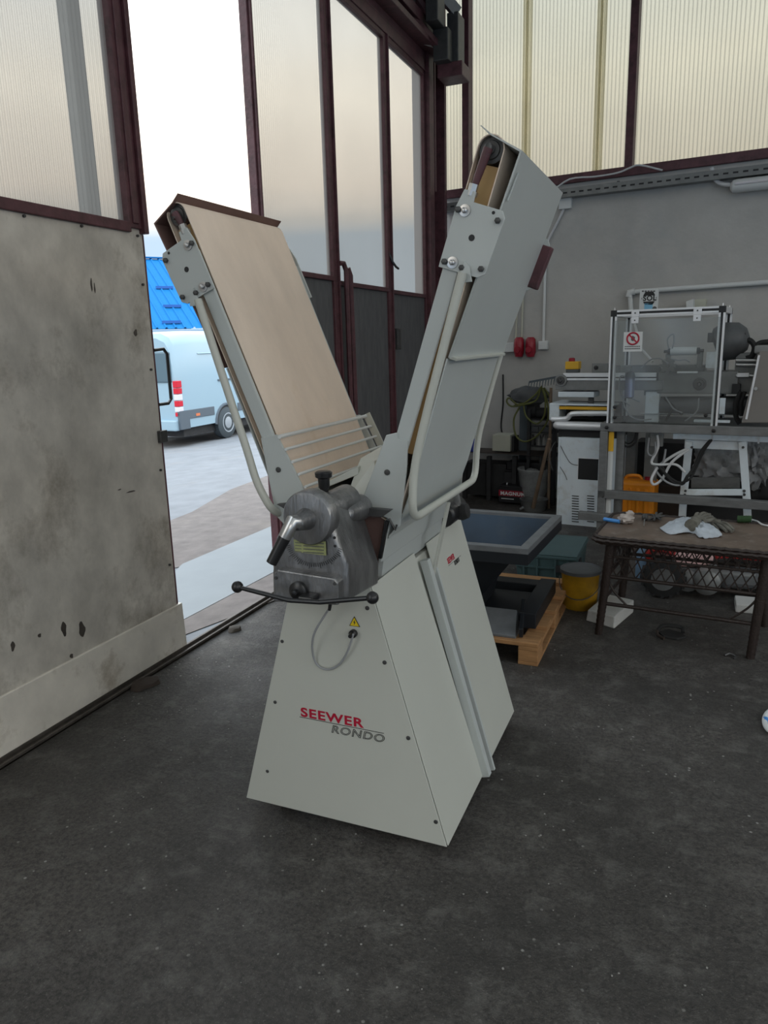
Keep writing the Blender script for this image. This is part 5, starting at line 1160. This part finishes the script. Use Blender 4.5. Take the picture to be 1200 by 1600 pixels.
for a, b in (((1068,776),(1064,840)),((1167,784),(1170,850))): M().bar(AF(*a,OT+.01), V((AF(*b,OT+.01).x, AF(*b,OT+.01).y, 0)), .055, .03, WV).build('leg', 'white', ws, bevel=.003)
for px, py in ((1081,699),(1161,699),(1071,767),(1070,773),(1163,767),(1163,773)):
    M().rev(AF(px,py,OT-.006), -WV, [(-.01,.010),(.006,.010)], 8).build('bolt', 'darksteel', ws)
# cable bundle below
cbn = thing('cable_bundle', 'loop of white and dark cables hanging under the frame beam', 'cables', WP(.0,.15,.6))
for P, m_, r in (([(1072,702),(1052,712),(1030,728),(1018,748),(1022,757),(1035,748),(1050,722),(1076,702)],'whitecord',.011),
               ([(1027,680),(1028,700),(1018,722),(1030,726),(1056,726),(1070,738)],'whitecord',.010),
               ([(1110,688),(1096,705),(1086,728),(1074,745),(1066,756),(1050,752),(1036,736),(1028,726)],'rubber',.012),
               ([(1112,687),(1099,706),(1088,730),(1078,748),(1062,754),(1046,745),(1034,728)],'rubber',.009),
               ([(1040,702),(1036,722),(1024,732),(1040,752),(1062,758),(1074,742)],'cord',.008),
               ([(1014,684),(1012,706),(1018,712),(1024,706),(1024,690)],'cord',.007),
               ([(968,678),(970,690),(980,698),(992,692),(996,676)],'rubber',.008), ([(971,678),(974,688),(982,693),(990,688),(993,676)],'rubber',.006)):
    M().tube([AF(a,b,.12+.01*(i % 3)) for i,(a,b) in enumerate(P)], r, 8, smooth_path=6).build('cable', m_, cbn)
wbox(M(), 1016,676,1035,698,.14,.05).build('terminal_box', 'grey', cbn, bevel=.004)
# bags
b = M(); blob(b, AF(1127,722,.60), 1, (.20,.12,.20), .35, 3.0, 2, 4); tag(b.build('film_bag', 'plastic'), 'crumpled grey plastic bag behind the white trestle legs', 'plastic bag')
b = M(); blob(b, AF(1183,715,.56), 1, (.11,.10,.22), .45, 3.4, 9, 4); tag(b.build('film_bag', 'plastic'), 'crumpled grey plastic bag at the right edge beside the trestle', 'plastic bag')
b = M(); blob(b, AF(1192,755,.66), 1, (.14,.10,.14), .4, 3.0, 4, 3); tag(b.build('dark_sack', 'junk'), 'dark sack in the shade under the bag at the right edge', 'sack')
t = thing('cardboard_box', 'dull brown cardboard box in the shade right of the jerrycan', 'box', WP(0,.8,0))
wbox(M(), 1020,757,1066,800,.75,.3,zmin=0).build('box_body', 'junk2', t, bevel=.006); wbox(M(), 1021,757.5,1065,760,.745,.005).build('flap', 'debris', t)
t = thing('grey_column', 'pale grey machine column behind the frame leg', 'column', WP(-.45,.7,0))
wbox(M(), 970,672,990,760,.70,.12,zmin=0).build('column_body', 'grey', t, bevel=.004); wbox(M(), 958,672,964,790,.68,.02,zmin=0).build('edge_strip', 'white', t)

# ================================================================== CLUTTER IN THE CORNER
bn = thing('workbench', 'dark low workbench loaded with clutter against the back wall', 'workbench', WP(-1.0,1.1,0))
def cbx(px0,py0,px1,py1,off,dep,nm,m,par,bev=.004,zmin=None): return wbox(M(),px0,py0,px1,py1,off,dep,zmin).build(nm,m,par,bevel=bev)
cbx(715,706,852,713,1.0,.35,'bench_top','junk2',bn); 
for px in (722,760,800,843): cbx(px,713,px+6,770,1.02,.05,'leg','junk',bn,.003,0)
cbx(725,722,790,775,1.10,.25,'drawer_box','junk',bn,.004,.03)
t = thing('beige_box', 'beige square box standing on the dark bench in the corner', 'box', AF(783,710,1.1))
cbx(769,679,797,706,1.08,.2,'box_body','cream',t,.006); cbx(797,682,803,706,1.12,.15,'side_vent','junk',t)
t = thing('blue_bottle', 'deep blue plastic bottle on the bench half hidden by the machine leg', 'bottle', AF(738,705,1.1))
M().rev(V((AF(738,706,1.1).x,AF(738,706,1.1).y,AF(738,706,1.1).z)), UP, [(0,.04),(.01,.045),(.10,.045),(.14,.02),(.16,.018)], 16).build('body', 'deepblue', t)
M().rev(AF(738,706,1.1)+UP*.16, UP, [(0,.02),(.025,.02)], 12).build('cap', 'whiteplastic', t)
t = M(); t.tube([AF(786,585,BACK-.02),AF(786,630,BACK-.02),AF(783,668,BACK-.03),AF(790,690,BACK-.22),AF(797,704,BACK-.25)], .008, 6, smooth_path=5); tag(t.build('black_cable', 'rubber'), 'black cable hanging down the grey wall to the beige box', 'cable')
t = thing('bench_pillar', 'blue grey square upright post behind the bench clutter', 'post', AF(818,712,1.2))
cbx(812,630,824,716,1.28,.09,'post_body','pillar',t,.004,0)
sh_ = thing('shelf_rack', 'dark metal shelf rack crammed with tools behind the white cabinet', 'shelf', AF(840,700,1.2))
for py in (655,675,697,712): cbx(824,py,868,py+3,1.02,.3,'shelf','junk',sh_,.002)
cbx(824,640,826,790,1.02,.03,'upright','junk',sh_,0,0); cbx(824,640,826,790,1.30,.03,'upright','junk',sh_,0,0); cbx(864,640,866,790,1.02,.03,'upright','junk',sh_,0,0)
random.seed(11)
kinds = [('spray_can','dark spray can'),('tin','dull tin'),('tool_case','dark tool case')]
def place_item(i, px, py, kind, lab):
    q = AF(px, py, 1.12)
    if kind == 'case': tag(M().box(q+UP*.03, (.05,.06,.03), WU, WV, UP).build('tool_case', 'greydark', bevel=.006), lab, 'case')
    else: tag(M().rev(q, UP, [(0,.03),(.08,.03),(.10,.015),(.115,.015)], 12).build('spray_can', 'grey' if i % 2 else 'darksteel', ), lab, 'can')
place_item(0,832,697,'can','dark spray can on the middle rack shelf beside the post'); place_item(1,842,697,'can','grey spray can in the middle of the rack shelf'); place_item(2,852,675,'case','dark tool case on the upper rack shelf behind the cabinet')
place_item(3,836,675,'case','dark tool case on the upper rack shelf beside the post'); place_item(5,850,697,'can','grey spray can on the rack shelf nearest the white cabinet')
# machine vice shape, dark, on top
t = thing('bench_grinder', 'dark bench grinder shape on top of the rack behind the coiled cables', 'grinder', AF(838,655,1.15))
M().rev(AF(826,640,1.12), WU, [(0,.07),(.05,.08),(.09,.08)], 18).build('wheel_guard', 'junk', t); M().rev(AF(834,645,1.12), WU, [(0,.05),(.16,.055),(.17,.03)], 16).build('motor', 'junk', t); cbx(828,648,850,655,1.10,.1,'foot','junk',t)
cl = thing('cable_coil', 'tangled green and yellow garden cable hanging on the wall beside the rake', 'cable', AF(825,640,1.0))
for k, P in enumerate(([(845,605),(838,625),(820,632),(800,635),(792,628),(796,622),(812,633),(835,618),(847,603)],[(846,605),(852,625),(850,650),(838,662),(822,650),(818,632)],[(848,606),(855,628),(856,655),(840,680),(820,690),(806,680),(803,655),(812,636)],[(844,607),(832,622),(815,630),(803,634)],[(850,606),(858,618),(862,630)])):
    M().tube([AF(a,b,.98+.01*k) for a,b in P], .009, 6, smooth_path=6).build('cable', 'hose', cl)
b = M(); blob(b, AF(828,618,1.05), 1, (.20,.06,.09), .3, 2.5, 6, 3); tag(b.build('black_bag', 'greydark'), 'dark grey bag slumped behind the coiled green cable', 'bag')
rk = thing('rake', 'metal garden rake standing head up against the wall beside the conveyor', 'rake', AF(862,640,.9))
M().tube([AF(861,606,.92), V((AF(857,790,.9).x, AF(857,790,.9).y, 0.0))], .014, 8).build('handle', 'handlewood', rk)
hdm = M(); q0, q1 = AF(827,597,.92), AF(876,588,.92); hdm.bar(q0, q1, .012, .02); hdm.build('rake_bar', 'pillar', rk)
for i in range(12):
    p = q0.lerp(q1, i/11); M().tube([p, p-UP*.03-WV*.02, p-UP*.065-WV*.03], lambda u: .006-.003*u, 6).build('tine', 'pillar', rk)
# batteries, buckets, pick
def battery(px0,py0,px1,py1,off,dep,lab,lbl,ztext):
    t = thing('car_battery', lab, 'battery', AF((px0+px1)/2,py1,off))
    a0,a1,z0,z1 = wquad(px0,py0,px1,py1,off)
    abox(M(), a0, a1, off, off+dep, z0, z1-.02).build('case', 'battery', t, bevel=.004)
    abox(M(), a0-.004, a1+.004, off-.004, off+dep+.004, z1-.03, z1-.008).build('lid', 'battery', t, bevel=.004)
    for f in (.18,.82): M().rev(WP(a0+(a1-a0)*f, off+dep/2, z1-.01), UP, [(0,.014),(.018,.012)], 10).build('terminal', 'steel', t)
    if lbl:
        h = z1-z0; abox(M(), a0+.004, a1-.006, off-.004, off-.001, z0+h*.38, z0+h*.70).build('label_band', 'redplastic', t)
        text('lettering', 'MAGNUM', 'whiteplastic', t, WP(a0+.022,off-.006,z0+h*.44), WU, UP, h*.27, offset=.002, width=(a1-a0)*.80)
        abox(M(), a0+.03, a0+.16, off-.004, off-.001, z0+h*.20, z0+h*.24).build('small_print', 'whiteplastic', t)
    return t
zf = AF(800,788,.93)
battery(779,757,826,788,.90,.18,'black car battery with a red band reading MAGNUM on the floor', True, 0)
battery(792,720,850,737,1.08,.18,'black car battery standing higher up behind the white bucket', False, 0)
t = thing('battery_crate', 'black crate under the rear battery in the corner clutter', 'crate', AF(820,760,1.08)); cbx(788,737,852,765,1.06,.22,'crate_body','junk',t,.004,0); cbx(786,736,854,739,1.05,.24,'crate_rim','junk',t)
t = thing('white_bucket', 'dirty white bucket full of scraps standing behind the battery', 'bucket', AF(834,765,1.0))
q = AF(834,768,1.0); bz = .0; rr = .155; hh = AF(834,733,1.0).z
M().rev(V((q.x,q.y,.10)), UP, [(0,rr*.78),(.005,rr*.8),(hh-.115,rr),(hh-.105,rr*1.05),(hh-.09,rr*1.05),(hh-.09,rr*.96),(hh-.14,rr*.94),(hh-.141,.0)], 26).build('body', 'dirtywhite', t)
b = M()
for i in range(9): blob(b, V((q.x+.09*math.cos(i*2.2)*(i % 3)/2, q.y+.09*math.sin(i*2.2)*(i % 3)/2, hh-.02)), .04, (1,1,.6), .4, 2, i, 2)
b.build('scrap', 'grey', t, kind='stuff')
cbx(812,768,856,774,.98,.28,'board','junk2',t,.003,.0)
t = thing('grey_bucket', 'low grey dusty bucket on the floor left of the white cabinet', 'bucket', AF(836,795,.80))
q = AF(834,790,.78); M().rev(V((q.x,q.y,0)), UP, [(0,.11),(.10,.13),(.11,.135),(.11,.12),(.08,.118),(.079,.0)], 24).build('body', 'weathered', t)
M().tube([V((q.x-.13,q.y,.10)), V((q.x-.06,q.y-.10,.06)), V((q.x+.06,q.y-.10,.06)), V((q.x+.13,q.y,.10))], .004, 6, smooth_path=4).build('bail_handle', 'darksteel', t)
t = thing('pickaxe', 'pickaxe with a worn wooden handle leaning against the white cabinet', 'pickaxe', FZ(833,796))
p0 = FZ(833,793,.05); p1 = AF(858,686,.36)
M().tube([p0, p0.lerp(p1,.5), p1], lambda u: .020-.005*u, 10).build('handle', 'handlewood', t)
M().tube([FZ(812,796,.02), FZ(825,790,.05), FZ(834,791,.06), FZ(846,789,.05), FZ(856,784,.02)], lambda u: .012+.012*math.sin(PI*u), 8, smooth_path=4).build('head', 'rimgrey', t)
